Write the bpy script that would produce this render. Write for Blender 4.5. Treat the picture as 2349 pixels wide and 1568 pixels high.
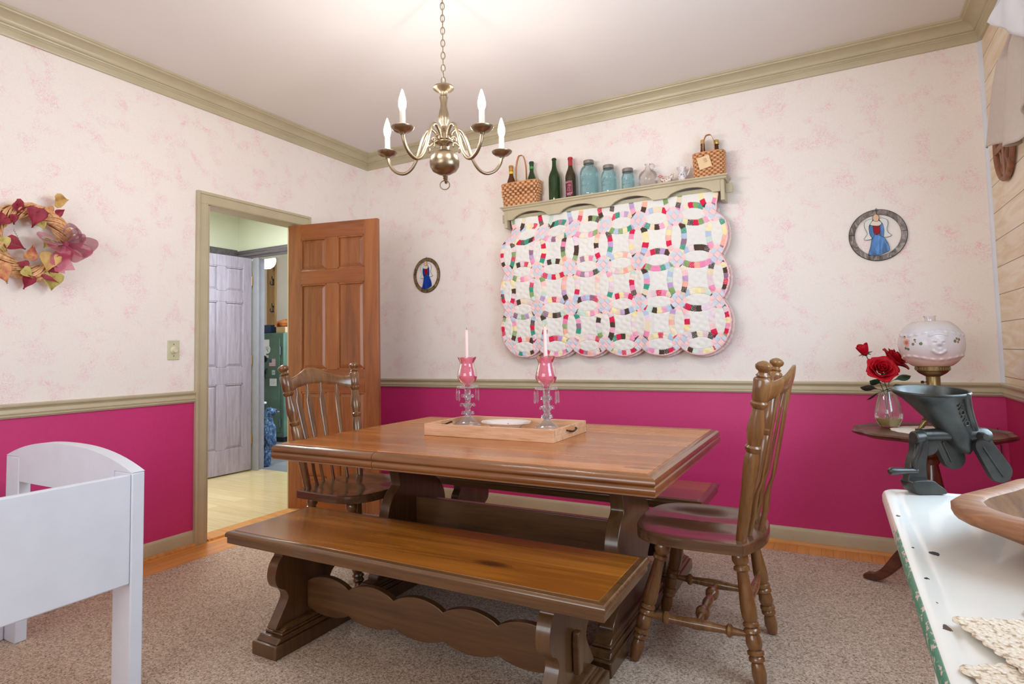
import bpy, bmesh, math, random
import numpy as np
from mathutils import Vector, Matrix
random.seed(7)
PI = math.pi
S = bpy.context.scene
COL = S.collection
for o in list(bpy.data.objects):
    bpy.data.objects.remove(o)

def srgb(r, g, b):
    f = lambda c: (c/255/12.92) if c/255 <= 0.04045 else ((c/255+0.055)/1.055)**2.4
    return (f(r), f(g), f(b), 1.0)

# ------------------------------------------------------------------ camera
W_, H_ = 2349, 1568
cd = bpy.data.cameras.new('camera')
cam = bpy.data.objects.new('camera', cd)
COL.objects.link(cam)
cd.sensor_fit = 'HORIZONTAL'
cd.sensor_width = 36.0
cd.lens = 1388.6*36.0/W_
cd.shift_x = (W_/2-1124.0)/W_
cd.shift_y = (723.6-H_/2)/W_
cd.clip_start = 0.02
yaw, pitch, roll = math.radians(29.555), math.radians(3.362), math.radians(-1.0845)
fwd = Vector((-math.sin(yaw)*math.cos(pitch), math.cos(yaw)*math.cos(pitch), math.sin(pitch)))
rgt = Vector((math.cos(yaw), math.sin(yaw), 0))
up = rgt.cross(fwd)
r2 = rgt*math.cos(roll)+up*math.sin(roll)
u2 = -rgt*math.sin(roll)+up*math.cos(roll)
Mc = Matrix((r2, u2, -fwd)).transposed().to_4x4()
Mc.translation = Vector((3.361, -3.877, 1.117))
cam.matrix_world = Mc
S.camera = cam

# ------------------------------------------------------------------ world, light, exposure
S.view_settings.view_transform = 'Standard'
S.view_settings.look = 'None'
S.view_settings.gamma = 1.0
S.view_settings.exposure = -0.07
S.cycles.use_denoising = True
S.cycles.max_bounces = 10
S.cycles.diffuse_bounces = 6
S.cycles.glossy_bounces = 5
S.cycles.transmission_bounces = 10
S.cycles.transparent_max_bounces = 12
S.cycles.caustics_reflective = False
S.cycles.caustics_refractive = False
S.cycles.sample_clamp_indirect = 4.0
wd = bpy.data.worlds.new('world')
S.world = wd
wd.use_nodes = True
wd.node_tree.nodes['Background'].inputs[0].default_value = (0.75, 0.87, 1.0, 1)
wd.node_tree.nodes['Background'].inputs[1].default_value = 1.0

def area(name, loc, target, sx, sy, power, color):
    l = bpy.data.lights.new(name, 'AREA')
    l.shape = 'RECTANGLE'; l.size = sx; l.size_y = sy
    l.energy = power; l.color = color
    o = bpy.data.objects.new(name, l); COL.objects.link(o)
    o.location = loc
    o.rotation_euler = (Vector(target)-Vector(loc)).to_track_quat('-Z', 'Y').to_euler()
    return o
# fill light added behind the camera, daylight at the window in the plank wall
area('fill_front_window', (2.0, -5.66, 1.55), (2.0, 0, 1.35), 2.6, 1.5, 70, (0.92, 0.97, 1.0))
area('daylight_side_window', (4.16, -2.05, 1.62), (0, -2.15, 1.0), 1.3, 1.3, 62, (0.62, 0.82, 1.0))
# unseen lights added to brighten the hall and the room behind it
area('hall_added_light', (-0.85, -0.9, 2.5), (-0.85, -0.9, 0), 0.5, 0.5, 52, (0.94, 1.0, 1.0))
area('utility_added_light', (-1.2, 1.9, 1.9), (-3.2, 0.9, 0.8), 0.7, 0.9, 55, (0.66, 0.82, 1.0))

# ------------------------------------------------------------------ materials
class MT:
    def __init__(s, name):
        s.m = bpy.data.materials.new(name); s.m.use_nodes = True
        s.t = s.m.node_tree; s.b = s.t.nodes['Principled BSDF']
        s.co = None
    def n(s, typ, **kw):
        x = s.t.nodes.new('ShaderNode'+typ)
        for k, v in kw.items():
            if hasattr(x, k): setattr(x, k, v)
        return x
    def L(s, a, b): s.t.links.new(a, b)
    def coord(s, kind='Object', scale=(1, 1, 1), rot=(0, 0, 0)):
        if s.co is None: s.co = s.n('TexCoord')
        m = s.n('Mapping'); m.inputs['Scale'].default_value = scale; m.inputs['Rotation'].default_value = rot
        s.L(s.co.outputs[kind], m.inputs['Vector']); return m.outputs['Vector']
    def noise(s, v, scale, detail=3, rough=0.55, dist=0.0):
        x = s.n('TexNoise'); s.L(v, x.inputs['Vector'])
        x.inputs['Scale'].default_value = scale; x.inputs['Detail'].default_value = detail
        x.inputs['Roughness'].default_value = rough; x.inputs['Distortion'].default_value = dist
        return x.outputs['Fac']
    def ramp(s, f, stops, interp='LINEAR'):
        x = s.n('ValToRGB'); x.color_ramp.interpolation = interp
        e = x.color_ramp.elements
        while len(e) < len(stops): e.new(0.5)
        for el, (p, c) in zip(e, stops): el.position = p; el.color = c if len(c) == 4 else (*c, 1)
        s.L(f, x.inputs['Fac']); return x.outputs['Color']
    def math(s, op, a, b=None, c=None):
        x = s.n('Math', operation=op)
        for i, v in enumerate((a, b, c)):
            if v is None: continue
            if isinstance(v, (int, float)): x.inputs[i].default_value = v
            else: s.L(v, x.inputs[i])
        return x.outputs[0]
    def mix(s, f, a, b, mode='MIX'):
        x = s.n('Mix', data_type='RGBA', blend_type=mode)
        for i, v in ((0, f), (6, a), (7, b)):
            if isinstance(v, (int, float)): x.inputs[i].default_value = v
            elif isinstance(v, tuple): x.inputs[i].default_value = v
            else: s.L(v, x.inputs[i])
        return x.outputs[2]
    def bump(s, h, strength=0.3, dist=0.002):
        x = s.n('Bump'); x.inputs['Strength'].default_value = strength; x.inputs['Distance'].default_value = dist
        s.L(h, x.inputs['Height']); s.L(x.outputs['Normal'], s.b.inputs['Normal'])
    def set(s, **kw):
        for k, v in kw.items():
            k = k.replace('_', ' ')
            if k == 'Color': k = 'Base Color'
            if isinstance(v, (int, float, tuple)): s.b.inputs[k].default_value = v
            else: s.L(v, s.b.inputs[k])
        return s.m

def plain(name, rgb, rough=0.5, metal=0.0, var=0.06, scale=14, **kw):
    """a colour with slight procedural unevenness"""
    t = MT(name); c = srgb(*rgb)
    f = t.noise(t.coord(), scale, 3)
    d = tuple(x*(1-var) for x in c[:3])+(1,); l = tuple(min(1, x*(1+var)) for x in c[:3])+(1,)
    col = t.ramp(f, [(0.3, d), (0.7, l)])
    return t.set(Color=col, Roughness=rough, Metallic=metal, **kw)

def wood(name, dark, mid, light, axis='x', rough=0.35, coat=0.0, plank=None, plank_axis='y', knots=0.0, grain=1.0, scale=1.0):
    t = MT(name)
    st = {'x': (0.7, 9, 9), 'y': (9, 0.7, 9), 'z': (9, 9, 0.7)}[axis]
    st = tuple(v*scale for v in st)
    v = t.coord(scale=st)
    n1 = t.noise(v, 1.6, 6, 0.6, 1.2)
    fine = tuple(x*9 for x in st)
    n2 = t.noise(t.coord(scale=fine), 1.3, 3, 0.6)
    f = t.math('ADD', t.math('MULTIPLY', n1, 0.75), t.math('MULTIPLY', n2, 0.25*grain))
    if plank:
        sep = t.n('SeparateXYZ'); t.L(t.coord(), sep.inputs[0])
        k = t.math('FLOOR', t.math('MULTIPLY', sep.outputs['XYZ'.index(plank_axis.upper())], 1/plank))
        wn = t.n('TexWhiteNoise', noise_dimensions='1D'); t.L(k, wn.inputs['W'])
        f = t.math('ADD', f, t.math('MULTIPLY', t.math('SUBTRACT', wn.outputs['Value'], 0.5), 0.22))
    col = t.ramp(f, [(0.30, srgb(*dark)), (0.5, srgb(*mid)), (0.72, srgb(*light))])
    if knots:
        ks = {'x': (2.6, 7.5, 7.5), 'y': (7.5, 2.6, 7.5), 'z': (7.5, 7.5, 2.6)}[axis]
        vo = t.n('TexVoronoi'); t.L(t.coord(scale=ks), vo.inputs['Vector']); vo.inputs['Scale'].default_value = 1.0
        d = t.math('ADD', vo.outputs['Distance'], t.math('MULTIPLY', n1, 0.10))
        kf = t.ramp(d, [(0.13, (1, 1, 1, 1)), (0.25, (0, 0, 0, 1))])
        sepc = t.n('SeparateColor'); t.L(vo.outputs['Color'], sepc.inputs[0])
        sel = t.math('GREATER_THAN', sepc.outputs[0], 1-knots)
        col = t.mix(t.math('MULTIPLY', t.math('MULTIPLY', kf, sel), 0.8), col, srgb(50, 24, 10))
    t.bump(n2, 0.08, 0.001)
    t.set(Color=col, Roughness=rough)
    t.b.inputs['Coat Weight'].default_value = coat
    t.b.inputs['Coat Roughness'].default_value = 0.12
    return t.m

def glass(name, rgb, rough=0.03, ior=1.45, mixw=0.75, alpha_tint=None):
    """thin coloured glass: tinted transparency with reflections on top"""
    m = bpy.data.materials.new(name); m.use_nodes = True; t = m.node_tree; t.nodes.clear()
    out = t.nodes.new('ShaderNodeOutputMaterial')
    tr = t.nodes.new('ShaderNodeBsdfTransparent'); tr.inputs[0].default_value = srgb(*rgb)
    gl = t.nodes.new('ShaderNodeBsdfGlossy'); gl.inputs['Roughness'].default_value = rough
    gl.inputs[0].default_value = (1, 1, 1, 1)
    lw = t.nodes.new('ShaderNodeLayerWeight'); lw.inputs[0].default_value = 0.25
    nz = t.nodes.new('ShaderNodeTexNoise'); nz.inputs['Scale'].default_value = 30
    mu = t.nodes.new('ShaderNodeMath'); mu.operation = 'MULTIPLY_ADD'
    mu.inputs[1].default_value = 0.75; mu.inputs[2].default_value = 0.05
    t.links.new(lw.outputs['Fresnel'], mu.inputs[0])
    df = t.nodes.new('ShaderNodeBsdfDiffuse'); df.inputs[0].default_value = srgb(*rgb)
    m1 = t.nodes.new('ShaderNodeMixShader'); m1.inputs[0].default_value = 1-mixw
    t.links.new(tr.outputs[0], m1.inputs[1]); t.links.new(df.outputs[0], m1.inputs[2])
    m2 = t.nodes.new('ShaderNodeMixShader'); t.links.new(mu.outputs[0], m2.inputs[0])
    t.links.new(m1.outputs[0], m2.inputs[1]); t.links.new(gl.outputs[0], m2.inputs[2])
    bp = t.nodes.new('ShaderNodeBump'); bp.inputs['Strength'].default_value = 0.05; bp.inputs['Distance'].default_value = 0.002
    t.links.new(nz.outputs[0], bp.inputs['Height']); t.links.new(bp.outputs[0], gl.inputs['Normal'])
    t.links.new(m2.outputs[0], out.inputs[0])
    return m

def emit(name, rgb, strength):
    m = bpy.data.materials.new(name); m.use_nodes = True; b = m.node_tree.nodes['Principled BSDF']
    b.inputs['Base Color'].default_value = srgb(*rgb)
    b.inputs['Emission Color'].default_value = srgb(*rgb); b.inputs['Emission Strength'].default_value = strength
    return m

# ------------------------------------------------------------------ geometry helpers
class G:
    def __init__(s): s.v = []; s.f = []
    def add(s, vs, fs, M=None):
        o = len(s.v)
        if M is not None: vs = [M @ Vector(v) for v in vs]
        s.v += [tuple(v) for v in vs]; s.f += [tuple(i+o for i in f) for f in fs]; return s
    def box(s, c, d, M=None):
        x, y, z = (k/2 for k in d)
        vs = [(c[0]+a*x, c[1]+b*y, c[2]+e*z) for a in (-1, 1) for b in (-1, 1) for e in (-1, 1)]
        fs = [(0, 1, 3, 2), (4, 6, 7, 5), (0, 4, 5, 1), (2, 3, 7, 6), (0, 2, 6, 4), (1, 5, 7, 3)]
        return s.add(vs, fs, M)
    def bb(s, x0, x1, y0, y1, z0, z1, M=None):
        return s.box(((x0+x1)/2, (y0+y1)/2, (z0+z1)/2), (abs(x1-x0), abs(y1-y0), abs(z1-z0)), M)
    def lathe(s, prof, seg=24, M=None, rx=1.0, ry=1.0, wob=None):
        """profile of (radius, height) turned round z; radius 0 closes to a point"""
        vs = []; rows = []
        for r, z in prof:
            if r < 1e-6: rows.append([len(vs)]); vs.append((0, 0, z))
            else:
                rows.append(list(range(len(vs), len(vs)+seg)))
                for k in range(seg):
                    a = 2*PI*k/seg; w = wob(a, z) if wob else 1.0
                    vs.append((r*w*rx*math.cos(a), r*w*ry*math.sin(a), z))
        fs = []
        for A, B in zip(rows, rows[1:]):
            for k in range(seg):
                j = (k+1) % seg
                if len(A) == 1 and len(B) == 1: continue
                if len(A) == 1: fs.append((A[0], B[j], B[k]))
                elif len(B) == 1: fs.append((A[k], A[j], B[0]))
                else: fs.append((A[k], A[j], B[j], B[k]))
        return s.add(vs, fs, M)
    def turn(s, A, B, prof, seg=16):
        """turned stick from A to B; profile of (t, radius)"""
        A, B = Vector(A), Vector(B); d = B-A
        q = d.normalized().to_track_quat('Z', 'Y').to_matrix().to_4x4(); q.translation = A
        L = d.length
        p = [(0, prof[0][0]*L)]+[(r, t*L) for t, r in prof]+[(0, prof[-1][0]*L)]
        return s.lathe(p, seg, q)
    def tube(s, pts, r, seg=8, closed=False, flat=1.0, cap=True):
        P = [Vector(p) for p in pts]; n = len(P)
        R = r if isinstance(r, (list, tuple)) else [r]*n
        T = []
        for i in range(n):
            a = P[(i-1) % n] if (closed or i > 0) else P[i]; b = P[(i+1) % n] if (closed or i < n-1) else P[i]
            T.append((b-a).normalized())
        u = T[0].orthogonal().normalized(); vs = []
        for i in range(n):
            if i: u = (u-T[i]*u.dot(T[i]))
            u = u.normalized() if u.length > 1e-6 else T[i].orthogonal().normalized()
            w = T[i].cross(u)
            for k in range(seg):
                a = 2*PI*k/seg; vs.append(P[i]+u*math.cos(a)*R[i]+w*math.sin(a)*R[i]*flat)
        fs = []
        for i in range(n if closed else n-1):
            j = (i+1) % n
            for k in range(seg):
                l = (k+1) % seg; fs.append((i*seg+k, i*seg+l, j*seg+l, j*seg+k))
        if cap and not closed:
            fs.append(tuple(reversed(range(seg)))); fs.append(tuple(range((n-1)*seg, n*seg)))
        return s.add(vs, fs)
    def prism(s, poly, h, M=None):
        """polygon in xy pushed from z=0 to z=h"""
        n = len(poly)
        vs = [(x, y, 0) for x, y in poly]+[(x, y, h) for x, y in poly]
        fs = [tuple(reversed(range(n))), tuple(range(n, 2*n))]+[(i, (i+1) % n, n+(i+1) % n, n+i) for i in range(n)]
        return s.add(vs, fs, M)
    def grid(s, fn, nu, nv, cu=False, cv=False, M=None):
        vs = [fn(i/(nu if cu else nu-1), j/(nv if cv else nv-1)) for j in range(nv) for i in range(nu)]
        fs = []
        for j in range(nv if cv else nv-1):
            for i in range(nu if cu else nu-1):
                a, b = i, (i+1) % nu; c, d = j, (j+1) % nv
                fs.append((c*nu+a, c*nu+b, d*nu+b, d*nu+a))
        return s.add(vs, fs, M)
    def mould(s, prof, p0, p1, nrm, m0=1, m1=1):
        """moulding: profile of (out from wall, height) swept from p0 to p1 (xy), mitred at the ends"""
        p0, p1, nrm = Vector((*p0, 0)), Vector((*p1, 0)), Vector((*nrm, 0)); d = (p1-p0).normalized(); n = len(prof)
        vs = [p0+d*(o*m0)+nrm*o+Vector((0, 0, z)) for o, z in prof]+[p1-d*(o*m1)+nrm*o+Vector((0, 0, z)) for o, z in prof]
        fs = [(i, (i+1) % n, n+(i+1) % n, n+i) for i in range(n)]+[tuple(reversed(range(n))), tuple(range(n, 2*n))]
        return s.add(vs, fs)

def mesh(name, g, mat, ang=38):
    me = bpy.data.meshes.new(name)
    me.from_pydata(g.v, [], g.f); me.validate()
    bm = bmesh.new(); bm.from_mesh(me); bmesh.ops.recalc_face_normals(bm, faces=bm.faces); bm.to_mesh(me); bm.free()
    me.polygons.foreach_set('use_smooth', [True]*len(me.polygons))
    me.set_sharp_from_angle(angle=math.radians(ang))
    if mat: me.materials.append(mat)
    return me

def obj(name, g, mat, parent=None, bevel=0, seg=2, ang=38, sub=0, solid=0, label=None):
    o = bpy.data.objects.new(name, mesh(name, g, mat, ang)); COL.objects.link(o)
    if parent: o.parent = parent
    if solid:
        k = o.modifiers.new('solid', 'SOLIDIFY'); k.thickness = solid; k.offset = 0
    if bevel:
        k = o.modifiers.new('bevel', 'BEVEL'); k.width = bevel; k.segments = seg; k.limit_method = 'ANGLE'; k.angle_limit = math.radians(35)
        pass
    if sub:
        k = o.modifiers.new('sub', 'SUBSURF'); k.levels = sub; k.render_levels = sub
    if label: o['label'] = label
    return o

def thing(name, label, cat, loc=(0, 0, 0), rz=0, group=None):
    o = bpy.data.objects.new(name, None); COL.objects.link(o)
    o.empty_display_size = 0.05
    o.location = loc; o.rotation_euler = (0, 0, rz); o['label'] = label; o['category'] = cat
    if group: o['group'] = group
    return o
def tag(o, label, cat, group=None, kind=None):
    o['label'] = label; o['category'] = cat
    if group: o['group'] = group
    if kind: o['kind'] = kind
    return o
def struct(name, g, mat, parent=None, **kw):
    o = obj(name, g, mat, parent, **kw)
    if parent is None: o['kind'] = 'structure'
    return o
def copy_tree(o, parent=None):
    c = o.copy(); COL.objects.link(c); c.parent = parent
    for ch in list(o.children): copy_tree(ch, c)
    return c
def RZ(a, loc=(0, 0, 0)): return Matrix.Translation(loc) @ Matrix.Rotation(a, 4, 'Z')
def RX(a, loc=(0, 0, 0)): return Matrix.Translation(loc) @ Matrix.Rotation(a, 4, 'X')
def RY(a, loc=(0, 0, 0)): return Matrix.Translation(loc) @ Matrix.Rotation(a, 4, 'Y')
def cat(pts, n=6, closed=False):
    """Catmull-Rom through points"""
    P = [Vector(p) for p in pts]; out = []; m = len(P)
    for i in range(m if closed else m-1):
        g = (lambda k: P[k % m]) if closed else (lambda k: P[max(0, min(m-1, k))])
        a, b, c, d = g(i-1), g(i), g(i+1), g(i+2)
        for k in range(n):
            t = k/n
            out.append(0.5*((2*b)+(c-a)*t+(2*a-5*b+4*c-d)*t*t+(3*b-a-3*c+d)*t**3))
    if not closed: out.append(P[-1])
    return out
def cat2(pts, n=5, closed=True):
    return [(p.x, p.y) for p in cat([(x, y, 0) for x, y in pts], n, closed)]

# colours used again and again
OLIVE = plain('olive_paint', (186, 174, 144), 0.35, var=0.05, scale=8)
WHITE = plain('white_paint', (214, 218, 227), 0.4, var=0.03, scale=10)
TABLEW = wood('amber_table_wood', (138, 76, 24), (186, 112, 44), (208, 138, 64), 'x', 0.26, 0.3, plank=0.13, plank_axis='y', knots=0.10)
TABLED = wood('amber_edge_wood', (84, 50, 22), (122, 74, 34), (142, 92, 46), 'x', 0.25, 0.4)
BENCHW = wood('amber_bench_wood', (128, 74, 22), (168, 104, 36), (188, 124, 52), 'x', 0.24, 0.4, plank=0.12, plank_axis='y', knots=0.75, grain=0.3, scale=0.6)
TREST = wood('brown_trestle_wood', (58, 38, 20), (86, 58, 32), (106, 76, 44), 'z', 0.3, 0.3)
STRCH = wood('brown_rail_wood', (60, 38, 20), (88, 58, 32), (108, 76, 42), 'x', 0.3, 0.3)
CHAIRW = wood('brown_chair_wood', (78, 48, 24), (114, 75, 40), (136, 96, 54), 'z', 0.24, 0.4)
SEATW = wood('brown_seat_wood', (62, 40, 26), (90, 60, 38), (112, 78, 52), 'x', 0.22, 0.4)
# ================================================================== ROOM
RW, RY0, RH = 4.085, -5.6, 2.765
DY0, DY1, DZ = -1.50, -0.73, 2.06
def wall_mat(name, axis):
    """wallpaper above the chair rail, magenta paint below"""
    t = MT(name)
    sep = t.n('SeparateXYZ'); t.L(t.coord(), sep.inputs[0])
    v = t.coord()
    big = t.noise(v, 8.5, 2, 0.5, 0.4)
    fine = t.noise(v, 60, 4, 0.65, 3.5)
    mid = t.noise(v, 26, 3, 0.6, 1.2)
    a = t.ramp(big, [(0.50, (0, 0, 0, 1)), (0.68, (1, 1, 1, 1))])
    b = t.ramp(fine, [(0.46, (0, 0, 0, 1)), (0.60, (1, 1, 1, 1))])
    c = t.ramp(mid, [(0.54, (0, 0, 0, 1)), (0.70, (1, 1, 1, 1))])
    f = t.math('ADD', t.math('MULTIPLY', t.math('MULTIPLY', a, b), 0.62), t.math('MULTIPLY', t.math('MULTIPLY', c, a), 0.55))
    f = t.math('ADD', f, t.math('MULTIPLY', b, 0.21))
    cream = t.mix(t.noise(v, 1.5, 2), srgb(238, 233, 223), srgb(237, 231, 224))
    paper = t.mix(f, cream, srgb(236, 190, 200))
    mag = t.mix(t.noise(v, 40, 3), srgb(194, 44, 110), srgb(204, 54, 118))
    hi = t.math('GREATER_THAN', sep.outputs['Z'], 0.88)
    col = t.mix(hi, mag, paper)
    t.bump(fine, 0.06, 0.001)
    return t.set(Color=col, Roughness=t.math('MULTIPLY_ADD', hi, 0.2, 0.5))
WALLM = wall_mat('wallpaper_and_paint', 'x')
T = 0.12
g = G()
g.bb(-T, 0, RY0-T, DY0, 0, RH); g.bb(-T, 0, DY1, T, 0, RH); g.bb(-T, 0, DY0, DY1, DZ, RH)
struct('wall_left', g, WALLM)
g = G(); g.bb(0, RW+T, 0, T, 0, RH); struct('wall_back', g, WALLM)
# wall behind the camera with a wide window opening
g = G(); WX0, WX1, WZ0, WZ1 = 0.7, 3.3, 0.8, 2.3
g.bb(0, WX0, RY0-T, RY0, 0, RH); g.bb(WX1, RW, RY0-T, RY0, 0, RH); g.bb(WX0, WX1, RY0-T, RY0, 0, WZ0); g.bb(WX0, WX1, RY0-T, RY0, WZ1, RH)
struct('wall_front', g, WALLM)
# plank wall on the right with a window
t = MT('whitewashed_planks')
br = t.n('TexBrick'); t.L(t.coord(rot=(0, 0, PI/2)), br.inputs['Vector'])
co = t.co
sep = t.n('SeparateXYZ'); t.L(t.coord(), sep.inputs[0])
cmb = t.n('CombineXYZ'); t.L(sep.outputs['Y'], cmb.inputs[0]); t.L(sep.outputs['Z'], cmb.inputs[1])
t.L(cmb.outputs[0], br.inputs['Vector'])
br.inputs['Scale'].default_value = 1.0; br.inputs['Brick Width'].default_value = 1.7; br.inputs['Row Height'].default_value = 0.135
br.inputs['Mortar Size'].default_value = 0.0018; br.offset = 0.43
br.inputs['Color1'].default_value = srgb(238, 226, 205); br.inputs['Color2'].default_value = srgb(226, 208, 182); br.inputs['Mortar'].default_value = srgb(120, 104, 84)
nz = t.noise(t.coord(scale=(1, 1.2, 9)), 2.2, 5, 0.6, 1.0)
wash = t.ramp(nz, [(0.40, srgb(238, 228, 214)), (0.62, srgb(212, 180, 134))])
pl = t.mix(0.45, br.outputs['Color'], wash)
pl = t.mix(t.math('MULTIPLY', br.outputs['Fac'], 0.9), pl, srgb(130, 110, 88))
hi = t.math('GREATER_THAN', sep.outputs['Z'], 0.88)
t.set(Color=t.mix(hi, srgb(180, 36, 90), pl), Roughness=0.6)
PLANK = t.m
g = G(); VY0, VY1, VZ0, VZ1 = -2.7, -1.4, 0.98, 2.26
g.bb(RW, RW+T, RY0-T, VY0, 0, RH); g.bb(RW, RW+T, VY1, 0, 0, RH); g.bb(RW, RW+T, VY0, VY1, 0, VZ0); g.bb(RW, RW+T, VY0, VY1, VZ1, RH)
struct('wall_right', g, PLANK)
CEILM = plain('ceiling_paint', (226, 221, 217), 0.7, var=0.012, scale=3)
g = G(); g.bb(-T, RW+T, RY0-T, T, RH, RH+0.1); struct('ceiling', g, CEILM)

def boards(name, c1, c2, gap, bw, rh, swap, rough, coat):
    t = MT(name)
    sep = t.n('SeparateXYZ'); t.L(t.coord(), sep.inputs[0])
    cmb = t.n('CombineXYZ'); a, b = (1, 0) if swap else (0, 1)
    t.L(sep.outputs[a], cmb.inputs[0]); t.L(sep.outputs[b], cmb.inputs[1])
    br = t.n('TexBrick'); t.L(cmb.outputs[0], br.inputs['Vector'])
    br.inputs['Scale'].default_value = 1.0; br.inputs['Brick Width'].default_value = bw; br.inputs['Row Height'].default_value = rh
    br.inputs['Mortar Size'].default_value = 0.0012; br.inputs['Bias'].default_value = 0.0
    br.inputs['Color1'].default_value = srgb(*c1); br.inputs['Color2'].default_value = srgb(*c2); br.inputs['Mortar'].default_value = srgb(*gap)
    st = (60, 3, 1) if swap else (3, 60, 1)
    n = t.noise(t.coord(scale=st), 1.0, 4)
    col = t.mix(0.35, br.outputs['Color'], t.ramp(n, [(0.35, tuple(x*0.8 for x in srgb(*c2)[:3])+(1,)), (0.65, srgb(*c1))]))
    t.set(Color=col, Roughness=rough); t.b.inputs['Coat Weight'].default_value = coat; t.b.inputs['Coat Roughness'].default_value = 0.1
    return t.m
OAK = boards('oak_floor_boards', (228, 158, 78), (204, 126, 52), (120, 70, 26), 0.75, 0.058, True, 0.3, 0.3)
g = G(); g.bb(0, RW+T, RY0-T, T, -0.1, 0); struct('floor', g, OAK)
MAPLE = boards('pale_hall_boards', (226, 206, 158), (208, 184, 132), (150, 122, 80), 1.4, 0.125, False, 0.22, 0.4)
g = G(); g.bb(-2.6, 0, -2.3, 0.26, -0.1, 0); struct('floor_hall', g, MAPLE)
GREYV = boards('grey_utility_boards', (138, 140, 146), (118, 120, 128), (70, 72, 78), 1.2, 0.16, False, 0.4, 0.2)
g = G(); g.bb(-4.6, -0.2, 0.26, 2.6, -0.1, 0); struct('floor_utility', g, GREYV)

# ------------------------------------------------------------------ mouldings
crown = [(0, 2.653), (0.013, 2.653), (0.015, 2.657), (0.015, 2.684), (0.021, 2.689), (0.021, 2.694), (0.027, 2.697), (0.029, 2.702), (0.027, 2.706), (0.033, 2.708)]
for k in range(9):
    a = k/8*PI/2
    crown.append((0.033+0.048*(1-math.cos(a)), 2.709+0.036*math.sin(a)))
crown += [(0.086, 2.746), (0.088, 2.752), (0.097, 2.754), (0.098, 2.766), (0, 2.766)]
rail = [(0, 0.914), (0.020, 0.914), (0.025, 0.911), (0.026, 0.905), (0.024, 0.899), (0.017, 0.894), (0.013, 0.886), (0.014, 0.877), (0.019, 0.870), (0.019, 0.866), (0.014, 0.864), (0.014, 0.860), (0.017, 0.857), (0.017, 0.853), (0.011, 0.850), (0.010, 0.846), (0, 0.846)]
base = [(0, 0.0), (0.013, 0.0), (0.013, 0.074), (0.010, 0.083), (0.006, 0.089), (0, 0.092)]
shoe = [(0.012, 0.0), (0.028, 0.0), (0.027, 0.008), (0.022, 0.016), (0.012, 0.019)]
OAKT = wood('oak_shoe_strip', (170, 106, 46), (206, 140, 70), (222, 160, 88), 'x', 0.35)
SIDES = {'back': ((0, 0), (RW, 0), (0, -1)), 'left': ((0, RY0), (0, 0), (1, 0)), 'right': ((RW, 0), (RW, RY0), (-1, 0)), 'front': ((RW, RY0), (0, RY0), (0, 1))}
n = 0
for sd, (a, b, nr) in SIDES.items():
    g = G(); g.mould(crown, a, b, nr); n += 1; struct('trim_%d' % n, g, OLIVE, ang=30)
    if sd == 'left': segs = [(a, (0, DY0-0.075), 1, 0), ((0, DY1+0.075), b, 0, 1)]
    else: segs = [(a, b, 1, 1)]
    gr, gb, gs = G(), G(), G()
    for p, q, m0, m1 in segs:
        gr.mould(rail, p, q, nr, m0, m1); gb.mould(base, p, q, nr, m0, m1); gs.mould(shoe, p, q, nr, m0, m1)
    n += 1; struct('trim_%d' % n, gr, OLIVE, ang=30)
    struct('baseboard_'+sd, gb, OLIVE, ang=30)
    n += 1; struct('trim_%d' % n, gs, OAKT, ang=30)
# white corner strip where the plank wall meets the wallpaper
g = G(); g.prism([(0, 0), (-0.016, 0), (-0.013, -0.009), (-0.007, -0.013), (0, -0.014)], 1.74, Matrix.Translation((RW, 0, 0.914)))
n += 1; struct('trim_%d' % n, g, WHITE)

# ------------------------------------------------------------------ door casing and jamb
def casing(name, y0, y1, zt, w, th, x0, sgn, mat, bottom=0):
    g = G()
    pr = lambda: None
    for (a0, a1, b0, b1) in ((y0-w, y0, bottom, zt+w), (y1, y1+w, bottom, zt+w)):
        g.bb(x0, x0+sgn*th, a0, a1, b0, zt)
    g.bb(x0, x0+sgn*th, y0-w, y1+w, zt, zt+w)
    g.bb(x0, x0+sgn*(th+0.007), y0-w-0.0015, y0-w+0.016, bottom, zt+w+0.0015)
    g.bb(x0, x0+sgn*(th+0.007), y1+w-0.016, y1+w+0.0015, bottom, zt+w+0.0015)
    g.bb(x0, x0+sgn*(th+0.0072), y0-w+0.0155, y1+w-0.0155, zt+w-0.016, zt+w+0.0016)
    g.bb(x0, x0+sgn*(th+0.004), y0-0.012, y0-0.004, bottom, zt)
    g.bb(x0, x0+sgn*(th+0.004), y0-0.012, y1+0.012, zt+0.004, zt+0.012)
    return struct(name, g, mat, bevel=0.002)
n += 1; casing('trim_%d' % n, DY0, DY1, DZ, 0.075, 0.016, 0.0, 1, OLIVE)
g = G(); g.bb(-T-0.005, 0.004, DY0-0.002, DY0+0.018, 0.0, DZ+0.018); g.bb(-T-0.005, 0.004, DY1-0.018, DY1+0.002, 0.0, DZ+0.018); g.bb(-T-0.005, 0.004, DY0, DY1, DZ-0.002, DZ+0.018)
n += 1; struct('trim_%d' % n, g, OLIVE)
# worn oak threshold
g = G(); g.prism([(-T-0.02, 0.0), (0.02, 0.0), (0.012, 0.012), (-T, 0.014)], DY1-DY0-0.04, Matrix(((1, 0, 0, 0), (0, 0, 1, DY0+0.02), (0, 1, 0, 0), (0, 0, 0, 1))))
n += 1; struct('trim_%d' % n, g, OAKT)

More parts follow.
